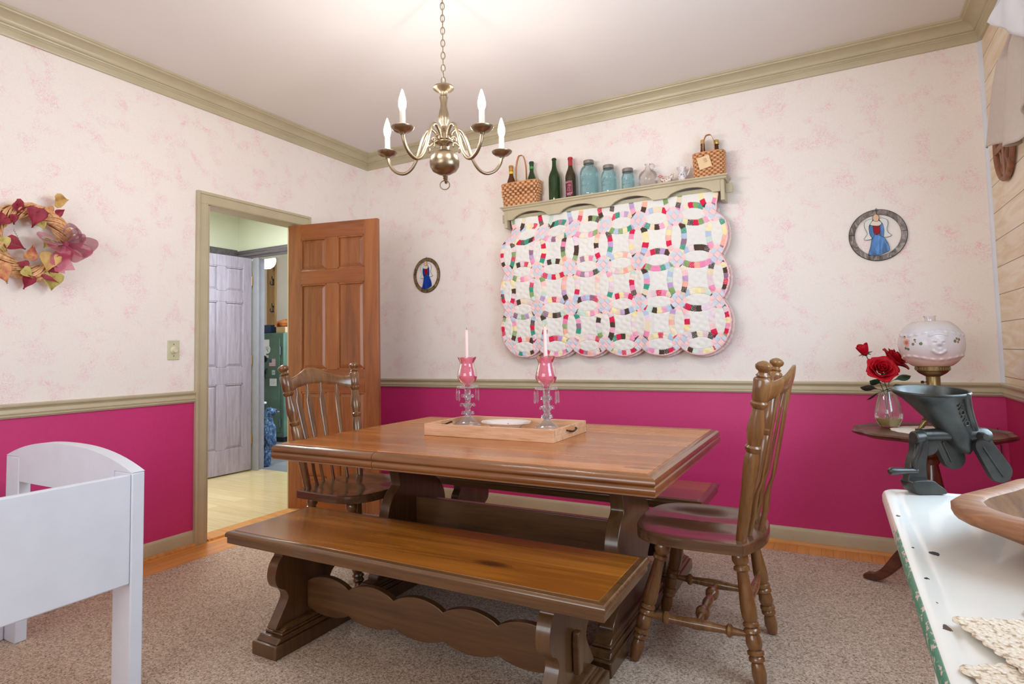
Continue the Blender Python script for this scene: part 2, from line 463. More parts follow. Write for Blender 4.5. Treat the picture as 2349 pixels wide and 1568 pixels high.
# ------------------------------------------------------------------ panelled doors
PINE = wood('stained_pine', (108, 58, 24), (144, 82, 38), (164, 100, 50), 'z', 0.35, 0.25, scale=0.8)
PINEX = wood('stained_pine_across', (104, 52, 20), (140, 76, 32), (160, 94, 44), 'x', 0.35, 0.25, scale=0.8)
GREYP = wood('blue_lit_pine', (134, 126, 140), (156, 150, 168), (172, 168, 186), 'z', 0.4, 0.15, scale=2.2)  # bluish light on the hall door put into its wood colour
BRASS = plain('brass', (190, 160, 90), 0.3, 1.0)
def panel_door(name, A, ang, w, h, mat, matx, z0, swap_rows=False):
    """leaf from the hinge point A, running along angle ang"""
    th = 0.035
    M = RZ(ang, (A[0], A[1], z0))
    sw = 0.105*w/0.72; mw = 0.09*w/0.72
    rows = [(0.105, 0.335), (0.435, 1.045), (1.20, 1.80)]
    k = h/2.02
    rows = [(a*k, b*k) for a, b in rows]
    g = G()
    g.bb(0, sw, -th/2, th/2, 0, h); g.bb(w-sw, w, -th/2, th/2, 0, h); pass
    for a, b in rows: g.bb(w/2-mw/2, w/2+mw/2, -th/2, th/2, h-b, h-a)
    leaf = struct(name, g, mat, bevel=0.0025); leaf.matrix_world = M
    zs = [h]+[v for a, b in rows for v in (h-a, h-b)]+[0]
    for a, b in zip(zs[0::2], zs[1::2]):
        g = G()
        g.bb(sw, w-sw, -th/2, th/2, b, a)
        obj('rail', g, matx, leaf, bevel=0.0025)
    for a, b in rows:
        for x0, x1 in ((sw, w/2-mw/2), (w/2+mw/2, w-sw)):
            g = G(); z1, zz = h-a, h-b
            for sg in (-1, 1):
                m = 0.034; y1, y2 = sg*0.003, sg*0.0135
                vs = [(x0-0.002, y1, zz-0.002), (x1+0.002, y1, zz-0.002), (x1+0.002, y1, z1+0.002), (x0-0.002, y1, z1+0.002),
                      (x0+m, y2, zz+m), (x1-m, y2, zz+m), (x1-m, y2, z1-m), (x0+m, y2, z1-m)]
                g.add(vs, [(4, 5, 6, 7), (0, 1, 5, 4), (1, 2, 6, 5), (2, 3, 7, 6), (3, 0, 4, 7)])
                for q in ((x0, x1, zz, zz+0.011), (x0, x1, z1-0.011, z1), (x0, x0+0.011, zz, z1), (x1-0.011, x1, zz, z1)):
                    g.bb(q[0], q[1], sg*0.008, sg*0.0155, q[2], q[3])
            obj('panel', g, mat, leaf, ang=10)
    return leaf
A, B = Vector((-0.035, -0.808)), Vector((0.662, -0.655))
d1 = panel_door('door_1', A, math.atan2(B.y-A.y, B.x-A.x), (B-A).length, 2.005, PINE, PINEX, 0.042)
for z in (0.25, 1.0, 1.78):
    g = G(); g.lathe([(0, 0), (0.006, 0), (0.006, 0.085), (0, 0.085)], 10, Matrix.Translation((-0.006, 0.014, z))); obj('hinge', g, BRASS, d1)
# ------------------------------------------------------------------ hall beyond the door
HALLP = plain('hall_paint', (212, 216, 198), 0.6, var=0.02, scale=4)
UTILP = plain('utility_paint', (232, 222, 208), 0.6, var=0.02, scale=4)
DARKT = wood('dark_hall_trim', (66, 60, 62), (92, 86, 92), (116, 110, 118), 'x', 0.4)
HY = 0.20
g = G(); g.bb(-2.02, -1.90, -2.3, HY, 0, 2.62); struct('wall_hall_far', g, HALLP)
g = G(); g.bb(-2.02, -1.64, HY, HY+0.1, 0, 2.62); g.bb(-0.72, -0.12, HY, HY+0.1, 0, 2.62); g.bb(-1.64, -0.72, HY, HY+0.1, 2.09, 2.62); struct('wall_hall_back', g, HALLP)
g = G(); g.bb(-2.02, -0.12, -2.4, -2.3, 0, 2.62); struct('wall_hall_front', g, HALLP)
g = G(); g.bb(-2.02, -0.12, -2.4, HY+0.1, 2.62, 2.72); struct('ceiling_hall', g, HALLP)
GREYJ = plain('grey_jamb_paint', (150, 152, 162), 0.4, var=0.05)
g = G()
for q, (d, zz) in enumerate(((0.0, 0.085), (0.012, 0.06), (0.02, 0.03))):
    g.bb(-1.90, -0.62, HY-0.014-d*0.6, HY, 2.09+0.085-zz*0.99, 2.09+0.087) if q else g.bb(-1.90, -0.62, HY-0.014, HY, 2.09, 2.175)
n += 1; struct('trim_%d' % n, g, DARKT, bevel=0.002)
g = G(); g.bb(-1.655, -1.58, HY-0.016, HY, 0, 2.09); g.bb(-1.64, -1.622, HY, HY+0.1, 0, 2.09); g.bb(-0.74, -0.66, HY-0.016, HY, 0, 2.09)
n += 1; struct('trim_%d' % n, g, GREYJ, bevel=0.002)
g = G(); g.bb(-1.90, -1.882, -1.2, HY-0.02, 2.10, 2.19)
n += 1; struct('trim_%d' % n, g, DARKT)
d2 = panel_door('door_2', (-1.662, 0.165), -PI/2-0.04, 0.66, 2.07, GREYP, GREYP, 0.012)
for z in (0.25, 1.02, 1.80):
    g = G(); g.lathe([(0, 0), (0.007, 0), (0.007, 0.09), (0, 0.09)], 10, Matrix.Translation((-0.004, 0.014, z))); obj('hinge', g, BRASS, d2)
# room behind
g = G(); g.bb(-4.7, -0.2, 2.2, 2.3, 0, 2.62); struct('wall_utility_back', g, UTILP)
g = G(); g.bb(-4.7, -4.6, HY, 2.2, 0, 2.62); struct('wall_utility_left', g, UTILP)
g = G(); g.bb(-0.3, -0.2, HY+0.1, 2.2, 0, 2.62); struct('wall_utility_right', g, UTILP)
g = G(); g.bb(-4.7, -2.02, HY, HY+0.1, 0, 2.62); struct('wall_utility_front', g, UTILP)
g = G(); g.bb(-4.7, -0.2, HY+0.1, 2.3, 2.62, 2.72); struct('ceiling_utility', g, UTILP)
g = G(); g.bb(-3.80, -3.63, 2.165, 2.2, 0, 2.62)
KPOST = wood('knotty_post', (126, 88, 46), (164, 124, 72), (184, 146, 92), 'z', 0.5, knots=0.5)
n += 1; struct('trim_%d' % n, g, KPOST, bevel=0.003)
# windows (out of the picture): frames
def window(name, horiz, a0, a1, z0, z1, pos):
    g = G(); w = 0.05
    def bar(u0, u1, v0, v1, d=0.03):
        if horiz: g.bb(u0, u1, pos-d, pos+d, v0, v1)
        else: g.bb(pos-d, pos+d, u0, u1, v0, v1)
    bar(a0, a0+w, z0, z1); bar(a1-w, a1, z0, z1); bar(a0, a1, z0, z0+w); bar(a0, a1, z1-w, z1)
    bar((a0+a1)/2-0.012, (a0+a1)/2+0.012, z0, z1, 0.012); bar(a0, a1, (z0+z1)/2-0.02, (z0+z1)/2+0.02, 0.02)
    struct(name, g, WHITE)
window('window_1', True, WX0, WX1, WZ0, WZ1, RY0-0.04)
window('window_2', False, VY0, VY1, VZ0, VZ1, RW+0.04)

# ================================================================== RUG
t = MT('speckled_carpet')
v = t.coord()
n1 = t.noise(v, 130, 2, 0.7); n2 = t.noise(v, 300, 2, 0.7); n3 = t.noise(v, 4, 3, 0.6)
f = t.math('ADD', t.math('MULTIPLY', n1, 0.6), t.math('MULTIPLY', n2, 0.4))
c = t.ramp(f, [(0.36, srgb(84, 66, 50)), (0.44, srgb(162, 138, 116)), (0.54, srgb(200, 176, 154)), (0.66, srgb(232, 214, 194))])
c = t.mix(t.math('MULTIPLY', n3, 0.2), c, srgb(176, 152, 136))
t.bump(f, 0.9, 0.006)
CARPET = t.set(Color=c, Roughness=0.95)
RUGZ = 0.012
g = G(); g.prism([(0.275, -5.3), (3.95, -5.3), (3.95, -0.205), (0.275, -0.205)], RUGZ-0.0005, Matrix.Translation((0, 0, 0.0005)))
tag(obj('area_rug', g, CARPET, bevel=0.004), 'large beige speckled carpet rug over the oak floor beneath the dining set', 'rug')
# ================================================================== TABLE AND BENCHES
def slab(parent, name, x0, x1, y0, y1, layers, mat, ang=30):
    """moulded slab: layers of (inset, z) bottom to top"""
    g = G(); vs = []; fs = []
    for d, z in layers:
        vs += [(x0+d, y0+d, z), (x1-d, y0+d, z), (x1-d, y1-d, z), (x0+d, y1-d, z)]
    for k in range(len(layers)-1):
        for i in range(4):
            j = (i+1) % 4; fs.append((k*4+i, k*4+j, k*4+4+j, k*4+4+i))
    fs.append((3, 2, 1, 0)); m = (len(layers)-1)*4; fs.append((m, m+1, m+2, m+3))
    g.add(vs, fs)
    return obj(name, g, mat, parent, ang=ang)
def arc(d0, z0, r, a0, a1, n=6):
    return [(d0-r*math.cos(math.radians(a0+(a1-a0)*k/n)), z0+r*math.sin(math.radians(a0+(a1-a0)*k/n))) for k in range(n+1)]

# trestle outline (y, z) for half the board, mirrored; z from foot to top
def trestle_board(half, th, parent, x, mat, z0):
    pts = cat2(half, 4, False)
    poly = [(y, z) for y, z in pts]+[(-y, z) for y, z in reversed(pts)]
    g = G(); g.prism(poly, th, Matrix(((0, 0, 1, x-th/2), (1, 0, 0, 0), (0, 1, 0, z0), (0, 0, 0, 1))))
    return obj('trestle', g, mat, parent, bevel=0.003, seg=2, ang=50)
def foot(parent, x, hl, w, h, mat, z0, y0=0.0):
    """stepped moulded foot along y"""
    g = G()
    def lay(a, b, wa, l0, l1):
        g.add([(x-wa, y0-l0, z0+a), (x+wa, y0-l0, z0+a), (x+wa, y0+l0, z0+a), (x-wa, y0+l0, z0+a), (x-wa, y0-l1, z0+b), (x+wa, y0-l1, z0+b), (x+wa, y0+l1, z0+b), (x-wa, y0+l1, z0+b)],
              [(3, 2, 1, 0), (4, 5, 6, 7), (0, 1, 5, 4), (1, 2, 6, 5), (2, 3, 7, 6), (3, 0, 4, 7)])
    lay(0, h*0.52, w, hl, hl); lay(h*0.52, h*0.72, w*0.86, hl-0.012, hl-0.03); lay(h*0.72, h*0.82, w*0.72, hl-0.045, hl-0.045); lay(h*0.82, h, w*0.66, hl-0.05, hl-0.075)
    return obj('foot', g, mat, parent, bevel=0.007, seg=3)

# ---- table
TX, TY = 2.036, -1.432
tb = thing('dining_table', 'large amber pine trestle dining table with a thick moulded top', 'table', (TX, TY, RUGZ))
z = lambda a: a-RUGZ
hx, hy, TOPZ = 0.838, 0.596, 0.732
lay = [(0.012, z(0.663)), (0.003, z(0.666))]+arc(0.016, z(0.683), 0.0165, -50, 40)+[(0.008, z(0.698))]
apron_layers = lay
L2 = [(0.012, z(0.698)), (0.004, z(0.699)), (0.0, z(0.704)), (0.0, z(0.712)), (0.004, z(0.719)), (0.012, z(0.724)), (0.022, z(0.7285)), (0.030, z(TOPZ-0.002))]
seam = -0.27
for (a, b, nm) in ((-hx, seam, 'tabletop_end'), (seam, hx, 'tabletop')):
    g = G()
    # cut the moulded rim at the seam by clamping x
    def clampx(x): return max(a+0.0011, min(b-0.0011, x))
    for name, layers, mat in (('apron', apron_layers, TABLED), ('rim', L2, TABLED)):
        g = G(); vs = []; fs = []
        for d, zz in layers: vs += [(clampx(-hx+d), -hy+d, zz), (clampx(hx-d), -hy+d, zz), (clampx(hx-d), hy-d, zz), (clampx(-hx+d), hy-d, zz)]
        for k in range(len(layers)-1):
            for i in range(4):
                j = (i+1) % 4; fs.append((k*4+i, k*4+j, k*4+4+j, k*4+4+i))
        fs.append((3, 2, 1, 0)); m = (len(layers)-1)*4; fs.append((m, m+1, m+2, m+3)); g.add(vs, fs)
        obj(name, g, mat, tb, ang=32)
    g = G(); g.bb(clampx(-hx+0.0315), clampx(hx-0.0315), -hy+0.0315, hy-0.0315, z(0.72), z(TOPZ))
    obj('tabletop', g, TABLEW, tb, bevel=0.0015)
for x in (-0.512, 0.568):
    half = [(0.235, 0.56), (0.235, 0.535), (0.205, 0.515), (0.165, 0.47), (0.145, 0.41), (0.15, 0.385), (0.19, 0.355), (0.225, 0.30), (0.235, 0.24), (0.215, 0.19), (0.17, 0.15), (0.165, 0.13), (0.20, 0.09), (0.30, 0.03), (0.31, 0.0)]
    trestle_board(list(reversed(half)), 0.055, tb, x, TREST, 0.09)
    foot(tb, x+0.008, 0.385, 0.05, 0.10, TREST, 0, -0.048)
g = G(); g.bb(-0.512, 0.568, -0.018, 0.018, 0.20, 0.405); obj('stretcher', g, STRCH, tb, bevel=0.003)
for x in (-0.512, 0.568):
    g = G(); g.bb(x-0.045, x+0.045, -0.40, 0.40, z(0.628), z(0.664)); obj('cleat', g, TREST, tb, bevel=0.004)
# ---- benches
def make_bench(name, label, loc, L, Wd):
    b = thing(name, label, 'bench', loc, 0, 'trestle benches of the dining set')
    hx, hy = L/2, Wd/2; H = 0.445-RUGZ
    ap = [(0.010, H-0.048), (0.006, H-0.046), (0.006, H-0.024), (0.010, H-0.022)]
    rim = [(0.006, H-0.0225), (0.001, H-0.0225), (0.0, H-0.019)]+arc(0.0125, H-0.0145, 0.0125, -5, 70)+[(0.016, H-0.0035), (0.024, H-0.0015)]
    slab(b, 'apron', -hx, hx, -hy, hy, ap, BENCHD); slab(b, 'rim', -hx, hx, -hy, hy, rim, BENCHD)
    g = G(); g.bb(-hx+0.026, hx-0.026, -hy+0.026, hy-0.026, H-0.012, H); obj('seat', g, BENCHW, b, bevel=0.001)
    half = [(0.0, 0.172), (0.30, 0.172)]
    prof = [(0.172, 0.0), (0.165, 0.012), (0.118, 0.08), (0.11, 0.105), (0.125, 0.13), (0.158, 0.15), (0.172, 0.185), (0.165, 0.225), (0.148, 0.25), (0.138, 0.262), (0.14, 0.30)]
    for x in (-hx+0.205, hx-0.205):
        trestle_board(prof, 0.045, b, x, TREST, 0.088)
        foot(b, x, hy-0.012, 0.064, 0.092, TREST, 0)
    # scalloped stretcher board
    n = 5; x0, x1 = -hx+0.225, hx-0.225; zt, zb = 0.245, 0.100
    top = []; bot = []
    m = 61
    for k in range(m):
        u = k/(m-1); x = x0+(x1-x0)*u; ph = (u*n) % 1.0
        if k == m-1: ph = 1.0
        s = 0.030*math.sin(PI*ph)**0.75
        env = 0.5*(1-math.cos(2*PI*min(max((u-0.02)/0.96, 0), 1)))
        top.append((x, zt-0.03+s)); bot.append((x, zb+0.02-s*0.75))
    g = G(); g.prism(top+list(reversed(bot)), 0.024, Matrix(((1, 0, 0, 0), (0, 0, 1, -0.012), (0, 1, 0, 0), (0, 0, 0, 1))))
    obj('stretcher', g, STRCH, b, bevel=0.002, ang=50)
    for sx in (-1, 1):
        g = G(); X = sx*(hx-0.205+0.036)
        g.prism([(-0.016, 0.075), (0.016, 0.075), (0.018, 0.17), (0.012, 0.20), (-0.012, 0.20), (-0.018, 0.17)], 0.022, Matrix(((0, 0, 1, X-0.011), (1, 0, 0, 0), (0, 1, 0, 0.05), (0, 0, 0, 1))))
        obj('wedge', g, STRCH, b, bevel=0.004)
    return b
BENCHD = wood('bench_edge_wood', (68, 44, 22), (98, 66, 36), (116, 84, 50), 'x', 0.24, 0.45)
b1 = make_bench('dining_bench', 'knotty pine trestle bench with a scratched shiny top in front of the table', (2.047, -2.103, RUGZ), 1.523, 0.436)
b2 = copy_tree(b1); b2.location = (2.07, -0.885, RUGZ)
b2['label'] = 'pine trestle bench half hidden behind the table by the back wall'

# ================================================================== CHAIRS
def make_chair():
    c = thing('dining_chair', '', 'chair', (0, 0, 0), 0, 'spindle back chairs at the ends of the table')
    # seat: saddled outline
    half = [(-0.228, 0.0), (-0.222, 0.09), (-0.20, 0.17), (-0.172, 0.238), (-0.165, 0.243), (-0.10, 0.248), (0.0, 0.252), (0.09, 0.245), (0.15, 0.225), (0.195, 0.175), (0.218, 0.09), (0.222, 0.0)]
    out = [(x, y) for x, y in half]+[(x, -y) for x, y in reversed(half[1:-1])]
    out = cat2(out, 4, True); n = len(out); g = G(); vs = []; fs = []
    rings = [(1.0, 0.415), (1.0, 0.447), (0.985, 0.452)]
    for s, zz in rings: vs += [(x*s, y*s, zz) for x, y in out]
    m = 6
    for k in range(1, m):
        s = 0.985*(1-k/m)
        for x, y in out:
            X, Y = x*s, y*s
            dip = -0.014*math.exp(-(((abs(Y)-0.10)/0.075)**2))*math.exp(-(((X+0.0)/0.16)**2))
            vs.append((X, Y, 0.452+dip*min(1, k/2)))
    R = len(rings)+m-1
    for r in range(R-1):
        for i in range(n): fs.append((r*n+i, r*n+(i+1) % n, (r+1)*n+(i+1) % n, (r+1)*n+i))
    vs.append((0, 0, 0.450)); ci = len(vs)-1
    for i in range(n): fs.append(((R-1)*n+i, (R-1)*n+(i+1) % n, ci))
    fs.append(tuple(reversed(range(n)))); g.add(vs, fs)
    obj('seat', g, SEATW, c, bevel=0.005, seg=2, ang=40)
    leg = [(0, .018), (.03, .021), (.045, .026), (.10, .027), (.125, .022), (.135, .019), (.145, .025), (.17, .026), (.18, .02), (.19, .018), (.30, .021), (.45, .026), (.52, .025), (.545, .02), (.555, .025), (.575, .026), (.585, .02), (.60, .026), (.62, .027), (.635, .021), (.66, .024), (.70, .026), (.73, .023), (.745, .019), (.755, .026), (.775, .027), (.785, .02), (.80, .025), (.82, .025), (.835, .018), (.86, .021), (.92, .023), (.97, .019), (1, .016)]
    tops = {'f': (0.10, 0.165), 'b': (-0.145, 0.16)}; bots = {'f': (0.208, 0.225), 'b': (-0.205, 0.212)}
    for k in ('f', 'b'):
        for s in (-1, 1):
            g = G(); g.turn((tops[k][0], tops[k][1]*s, 0.42), (bots[k][0], bots[k][1]*s, 0.0), leg, 18); obj('leg', g, CHAIRW, c)
    at = lambda k, s, zz: tuple(tops[k][i]*(1 if i == 0 else s)+(bots[k][i]-tops[k][i])*(1 if i == 0 else s)*(0.42-zz)/0.42 for i in (0, 1))+(zz,)
    rung = [(0, .009), (.08, .010), (.17, .013), (.19, .021), (.215, .022), (.235, .014), (.26, .013), (.4, .016), (.5, .019), (.6, .016), (.74, .013), (.765, .014), (.785, .022), (.81, .021), (.83, .013), (.92, .010), (1, .009)]
    mids = []
    for s in (-1, 1):
        a, b = Vector(at('f', s, 0.155)), Vector(at('b', s, 0.150)); g = G(); g.turn(a, b, rung, 16); obj('stretcher', g, CHAIRW, c); mids.append((a+b)/2)
    cr = [(0, .010), (.12, .011), (.2, .012), (.22, .023), (.26, .025), (.30, .022), (.32, .012), (.40, .015), (.5, .019), (.6, .015), (.68, .012), (.70, .022), (.74, .025), (.78, .023), (.8, .012), (.88, .011), (1, .010)]
    g = G(); g.turn(mids[0], mids[1], cr, 16); obj('cross_stretcher', g, CHAIRW, c)
    a, b = Vector(at('b', -1, 0.235)), Vector(at('b', 1, 0.235)); g = G(); g.turn(a, b, [(0, .009), (.2, .010), (.5, .016), (.8, .010), (1, .009)], 14); obj('back_stretcher', g, CHAIRW, c)
    # back posts with finials
    post = [(0, .017), (.30, .021), (.40, .024), (.47, .025), (.505, .020), (.515, .024), (.535, .026), (.545, .020), (.57, .022), (.61, .027), (.66, .026), (.73, .019), (.745, .018), (.76, .026), (.775, .027), (.785, .021), (.80, .025), (.90, .027), (.908, .024), (.915, .017), (.922, .022), (.932, .016), (.940, .0145), (.946, .016), (.954, .023), (.966, .0265), (.978, .026), (.990, .019), (1, .006)]
    P0, P1 = (-0.158, 0.186, 0.445), (-0.262, 0.252, 1.052)
    for s in (-1, 1):
        g = G(); g.turn((P0[0], P0[1]*s, P0[2]), (P1[0], P1[1]*s, P1[2]), post, 20); obj('back_post', g, CHAIRW, c)
    pa = lambda zz: tuple(P0[i]+(P1[i]-P0[i])*(zz-P0[2])/(P1[2]-P0[2]) for i in (0, 1))
    # crest rail, bowed back
    def crest(u, v):
        yy = -1+2*u; y = yy*0.236
        top = 0.985+0.048*math.exp(-(yy/0.42)**2)-0.008*abs(yy)**3+0.012*max(0, abs(yy)-0.8)/0.2
        bot = 0.925+0.022*math.exp(-(yy/0.6)**2)-0.018*max(0, abs(yy)-0.6)/0.4
        a = 2*PI*v; zz = (top+bot)/2+(top-bot)/2*max(-1, min(1, 1.15*math.cos(a))); x = pa(zz)[0]-(0.069+0.08*(zz-0.95))*(1-yy*yy)
        return (x+0.0105*math.sin(a), y, zz)
    g = G(); g.grid(crest, 33, 16, False, True); nn = 33
    g.f.append(tuple(k*nn for k in range(16))); g.f.append(tuple(k*nn+nn-1 for k in reversed(range(16))))
    obj('crest_rail', g, CHAIRW, c, ang=60)
    # arrow-shaped spindles
    for k in range(4):
        yy = (-1.5+k)/1.5; zs = [0.445, 0.52, 0.57, 0.60, 0.64, 0.80, 0.865, 0.885, 0.905, 0.96]
        ws = [.0085, .0085, .009, .012, .0145, .0205, .0215, .018, .0105, .0085]; ts = [.0085, .0085, .0085, .007, .0055, .0055, .0055, .006, .008, .0085]
        def bar(u, v):
            i = min(int(v*(len(zs)-1)+1e-6), len(zs)-1); a = 2*PI*u
            zz = zs[i]; q = (zz-0.445)/0.5
            y = yy*(0.108+0.036*q); xb = -0.206+0.032*yy*yy; xt = -0.2445-0.069*(1-(yy*0.61)**2); x = xb+(xt-xb)*q-0.006*math.sin(PI*min(1, q))
            if i in (2, 3): x += 0.006
            return (x+ts[i]*math.sin(a), y+ws[i]*math.cos(a), zz)
        g = G(); g.grid(bar, 12, len(zs), True, False); g.f.append(tuple(range(12))); g.f.append(tuple((len(zs)-1)*12+i for i in range(12)))
        obj('spindle', g, CHAIRW, c, ang=60)
    return c
ch = make_chair(); ch.location = (2.900, -1.478, RUGZ+0.0048); ch.rotation_euler.z = PI
ch['label'] = 'turned brown wooden chair in full view, its back toward the plank wall'
c2 = copy_tree(ch); c2.location = (1.255, -1.53, RUGZ+0.0048); c2.rotation_euler.z = 0
c2['label'] = 'turned brown wooden chair at the far table end in front of the open door'

# ================================================================== WHITE BED FRAME
bed = thing('bed_frame', 'white painted wooden bed frame with an arched end board by the magenta wall', 'bed', (0, 0, RUGZ))
X1, X0, YE = 1.305, 0.425, -2.692
g = G(); g.bb(X1-0.105, X1, YE, YE+0.044, 0, 0.721); obj('leg', g, WHITE, bed, bevel=0.004)
g = G(); g.bb(X0, X0+0.105, YE, YE+0.044, 0, 0.721); obj('leg', g, WHITE, bed, bevel=0.004)
pts = []
m = 25
for k in range(m):
    u = k/(m-1); pts.append((X0+(X1-X0)*u, 0.736-RUGZ+0.068*(1-abs(2*u-1)**2.4)))
poly = [(X0, 0.7215), (X0+0.1055, 0.7215), (X0+0.1055, 0.626), (X1-0.1055, 0.626), (X1-0.1055, 0.7215), (X1, 0.7215)]+list(reversed(pts))
g = G(); g.prism(poly, 0.044, Matrix(((1, 0, 0, 0), (0, 0, -1, YE+0.044), (0, 1, 0, 0), (0, 0, 0, 1)))); obj('end_board', g, WHITE, bed, bevel=0.003, ang=25)
g = G(); g.bb(X1-0.024, X1-0.001, -3.95, YE-0.001, 0.372-RUGZ, 0.730-RUGZ); obj('side_rail', g, WHITE, bed, bevel=0.005, seg=3)
g = G(); g.bb(X0+0.002, X0+0.024, -3.95, YE-0.001, 0.00, 0.20); obj('side_rail', g, WHITE, bed, bevel=0.005, seg=3)
for xx in (X0, X1-0.105):
    g = G(); g.bb(xx, xx+0.105, -3.99, -3.95, 0, 0.73); obj('leg', g, WHITE, bed, bevel=0.004)
g = G(); g.bb(X0, X1, -4.03, -3.99, 0.36, 0.70); obj('end_board', g, WHITE, bed, bevel=0.003)
# ================================================================== TRAY, CANDLESTICKS, DISH
BEECH = wood('beech_tray_wood', (178, 124, 86), (212, 162, 122), (230, 190, 154), 'x', 0.5, grain=1.6, scale=1.6)
TZ = TOPZ
ty = thing('serving_tray', 'shallow pale beech wood tray in the middle of the dining table', 'tray', (2.005, -1.361, TZ))
hx, hy = 0.328, 0.19
g = G(); g.bb(-hx+0.004, hx-0.004, -hy+0.004, hy-0.004, 0.0005, 0.010); obj('tray_base', g, BEECH, ty)
for q in ((-hx, hx, -hy, -hy+0.013), (-hx, hx, hy-0.013, hy)):
    g = G(); g.bb(*q, 0.0, 0.054); obj('side_board', g, BEECH, ty, bevel=0.002)
METK = plain('dark_bronze', (70, 58, 44), 0.4, 0.9)
for sx in (-1, 1):
    g = G(); x0, x1 = sorted((sx*hx, sx*(hx-0.009)))
    y1 = hy-0.0135
    g.bb(x0, x1, -y1, y1, 0.0, 0.026); g.bb(x0, x1, -y1, -0.06, 0.026, 0.054); g.bb(x0, x1, 0.06, y1, 0.026, 0.054); g.bb(x0, x1, -0.06, 0.06, 0.047, 0.054)
    obj('end_board', g, BEECH, ty, bevel=0.0015)
    g = G(); xx = sx*(hx+0.004)
    g.tube(cat([(xx-sx*0.003, -0.05, 0.036), (xx+sx*0.006, -0.045, 0.034), (xx+sx*0.009, 0, 0.028), (xx+sx*0.006, 0.045, 0.034), (xx-sx*0.003, 0.05, 0.036)], 5), 0.004, 8); obj('handle', g, METK, ty, label='dark bronze pull handle')
CLEAR = glass('clear_crystal', (244, 243, 245), 0.03, mixw=0.92)
PINKG = glass('cranberry_glass', (240, 150, 172), 0.05, mixw=0.62)
WAX = plain('pale_pink_wax', (240, 214, 210), 0.45, var=0.02)
def wobble(n, amt): return lambda a, z: 1+amt*math.cos(n*a)
def make_stick():
    c = thing('candlestick', '', 'candlestick', (0, 0, 0), 0, 'crystal candlesticks on the tray')
    # pressed-glass base
    g = G(); g.lathe([(0, 0.0), (0.058, 0.0), (0.066, 0.003), (0.067, 0.012), (0.060, 0.018), (0.042, 0.032), (0.026, 0.046), (0.019, 0.052), (0, 0.052)], 40, None, wob=wobble(20, 0.02)); obj('base', g, CLEAR, c)
    g = G(); g.lathe([(0.017, 0.052), (0.014, 0.060), (0.022, 0.072), (0.015, 0.082), (0.013, 0.092), (0.017, 0.10), (0.024, 0.112), (0.014, 0.122), (0.012, 0.134), (0.016, 0.142), (0.020, 0.152), (0.014, 0.160), (0.014, 0.182), (0.018, 0.196), (0, 0.196)], 24, None, wob=wobble(6, 0.10)); obj('stem', g, CLEAR, c)
    g = G()
    for zz, rr in ((0.062, 0.020), (0.102, 0.026), (0.146, 0.020)):
        for k in range(4):
            a = k*PI/2+0.4; ca, sa = math.cos(a), math.sin(a)
            g.tube(cat([(0.008*ca, 0.008*sa, zz-0.008), (rr*0.75*ca, rr*0.75*sa, zz+0.006), (rr*1.15*ca, rr*1.15*sa, zz+0.012), (rr*1.3*ca, rr*1.3*sa, zz+0.002)], 4), [0.004]*6+[0.006]*4+[0.005]*3, 6, flat=1.6)
    obj('leaf_collar', g, CLEAR, c)
    g = G(); g.lathe([(0.016, 0.192), (0.052, 0.194), (0.056, 0.198), (0.056, 0.203), (0.05, 0.204), (0.018, 0.206), (0.016, 0.192)], 36, None, wob=wobble(16, 0.012)); obj('drip_pan', g, CLEAR, c)
    for k in range(6):
        a = k*PI/3+0.25; x, y = 0.0565*math.cos(a), 0.0565*math.sin(a)
        pr = G(); pr.lathe([(0, 0.128), (0.0045, 0.136), (0.0058, 0.150), (0.0045, 0.178), (0.0026, 0.186), (0, 0.187)], 6, Matrix.Translation((x, y, 0)))
        p = obj('prism', pr, CLEAR, c, ang=10)
        w = G(); w.tube(cat([(x, y, 0.1865), (x*1.02, y*1.02, 0.192), (x*0.985, y*0.985, 0.1975)], 4), 0.0007, 5); obj('hook', w, BRASS, p)
    sh = [(0.017, 0.200), (0.019, 0.208), (0.022, 0.213), (0.040, 0.226), (0.048, 0.243), (0.0495, 0.256), (0.046, 0.275), (0.039, 0.298), (0.036, 0.312), (0.037, 0.325), (0.043, 0.338), (0.047, 0.345)]
    g = G()
    nn = 48; vs = []; fs = []
    for r, zz in sh:
        k = max(0, (zz-0.318)/0.027)
        for i in range(nn):
            a = 2*PI*i/nn; vs.append((r*(1+0.03*k*math.cos(8*a))*math.cos(a), r*(1+0.03*k*math.cos(8*a))*math.sin(a), zz+0.004*k*math.cos(8*a)))
    for j in range(len(sh)-1):
        for i in range(nn): fs.append((j*nn+i, j*nn+(i+1) % nn, (j+1)*nn+(i+1) % nn, (j+1)*nn+i))
    g.add(vs, fs); obj('glass_shade', g, PINKG, c, ang=60, label='cranberry pink tulip glass shade with a frilled rim')
    return c
def candle(x, y, z, label):
    g = G(); g.lathe([(0, 0), (0.0105, 0), (0.0105, 0.02), (0.0095, 0.15), (0.008, 0.268), (0.005, 0.276), (0, 0.278)], 16)
    c = thing('taper_candle', label, 'candle', (x, y, z), 0, 'pale pink taper candles')
    obj('wax', g, WAX, c); g = G(); g.tube([(0, 0, 0.274), (0.0005, 0, 0.281), (0.002, 0, 0.288)], 0.0009, 5); obj('wick', g, plain('wick_black', (40, 34, 30), 0.8), c)
st = make_stick(); st.location = (1.758, -1.292, TZ+0.0105)
st['label'] = 'crystal candlestick with pink shade at the tray end nearer the door'
s2 = copy_tree(st); s2.location = (2.197, -1.310, TZ+0.0105); s2.rotation_euler.z = 0.5
s2['label'] = 'crystal candlestick with pink shade standing in front of the quilt'
candle(1.758, -1.292, TZ+0.0105+0.2065, 'pale pink taper in the pink glass shade against the wallpaper')
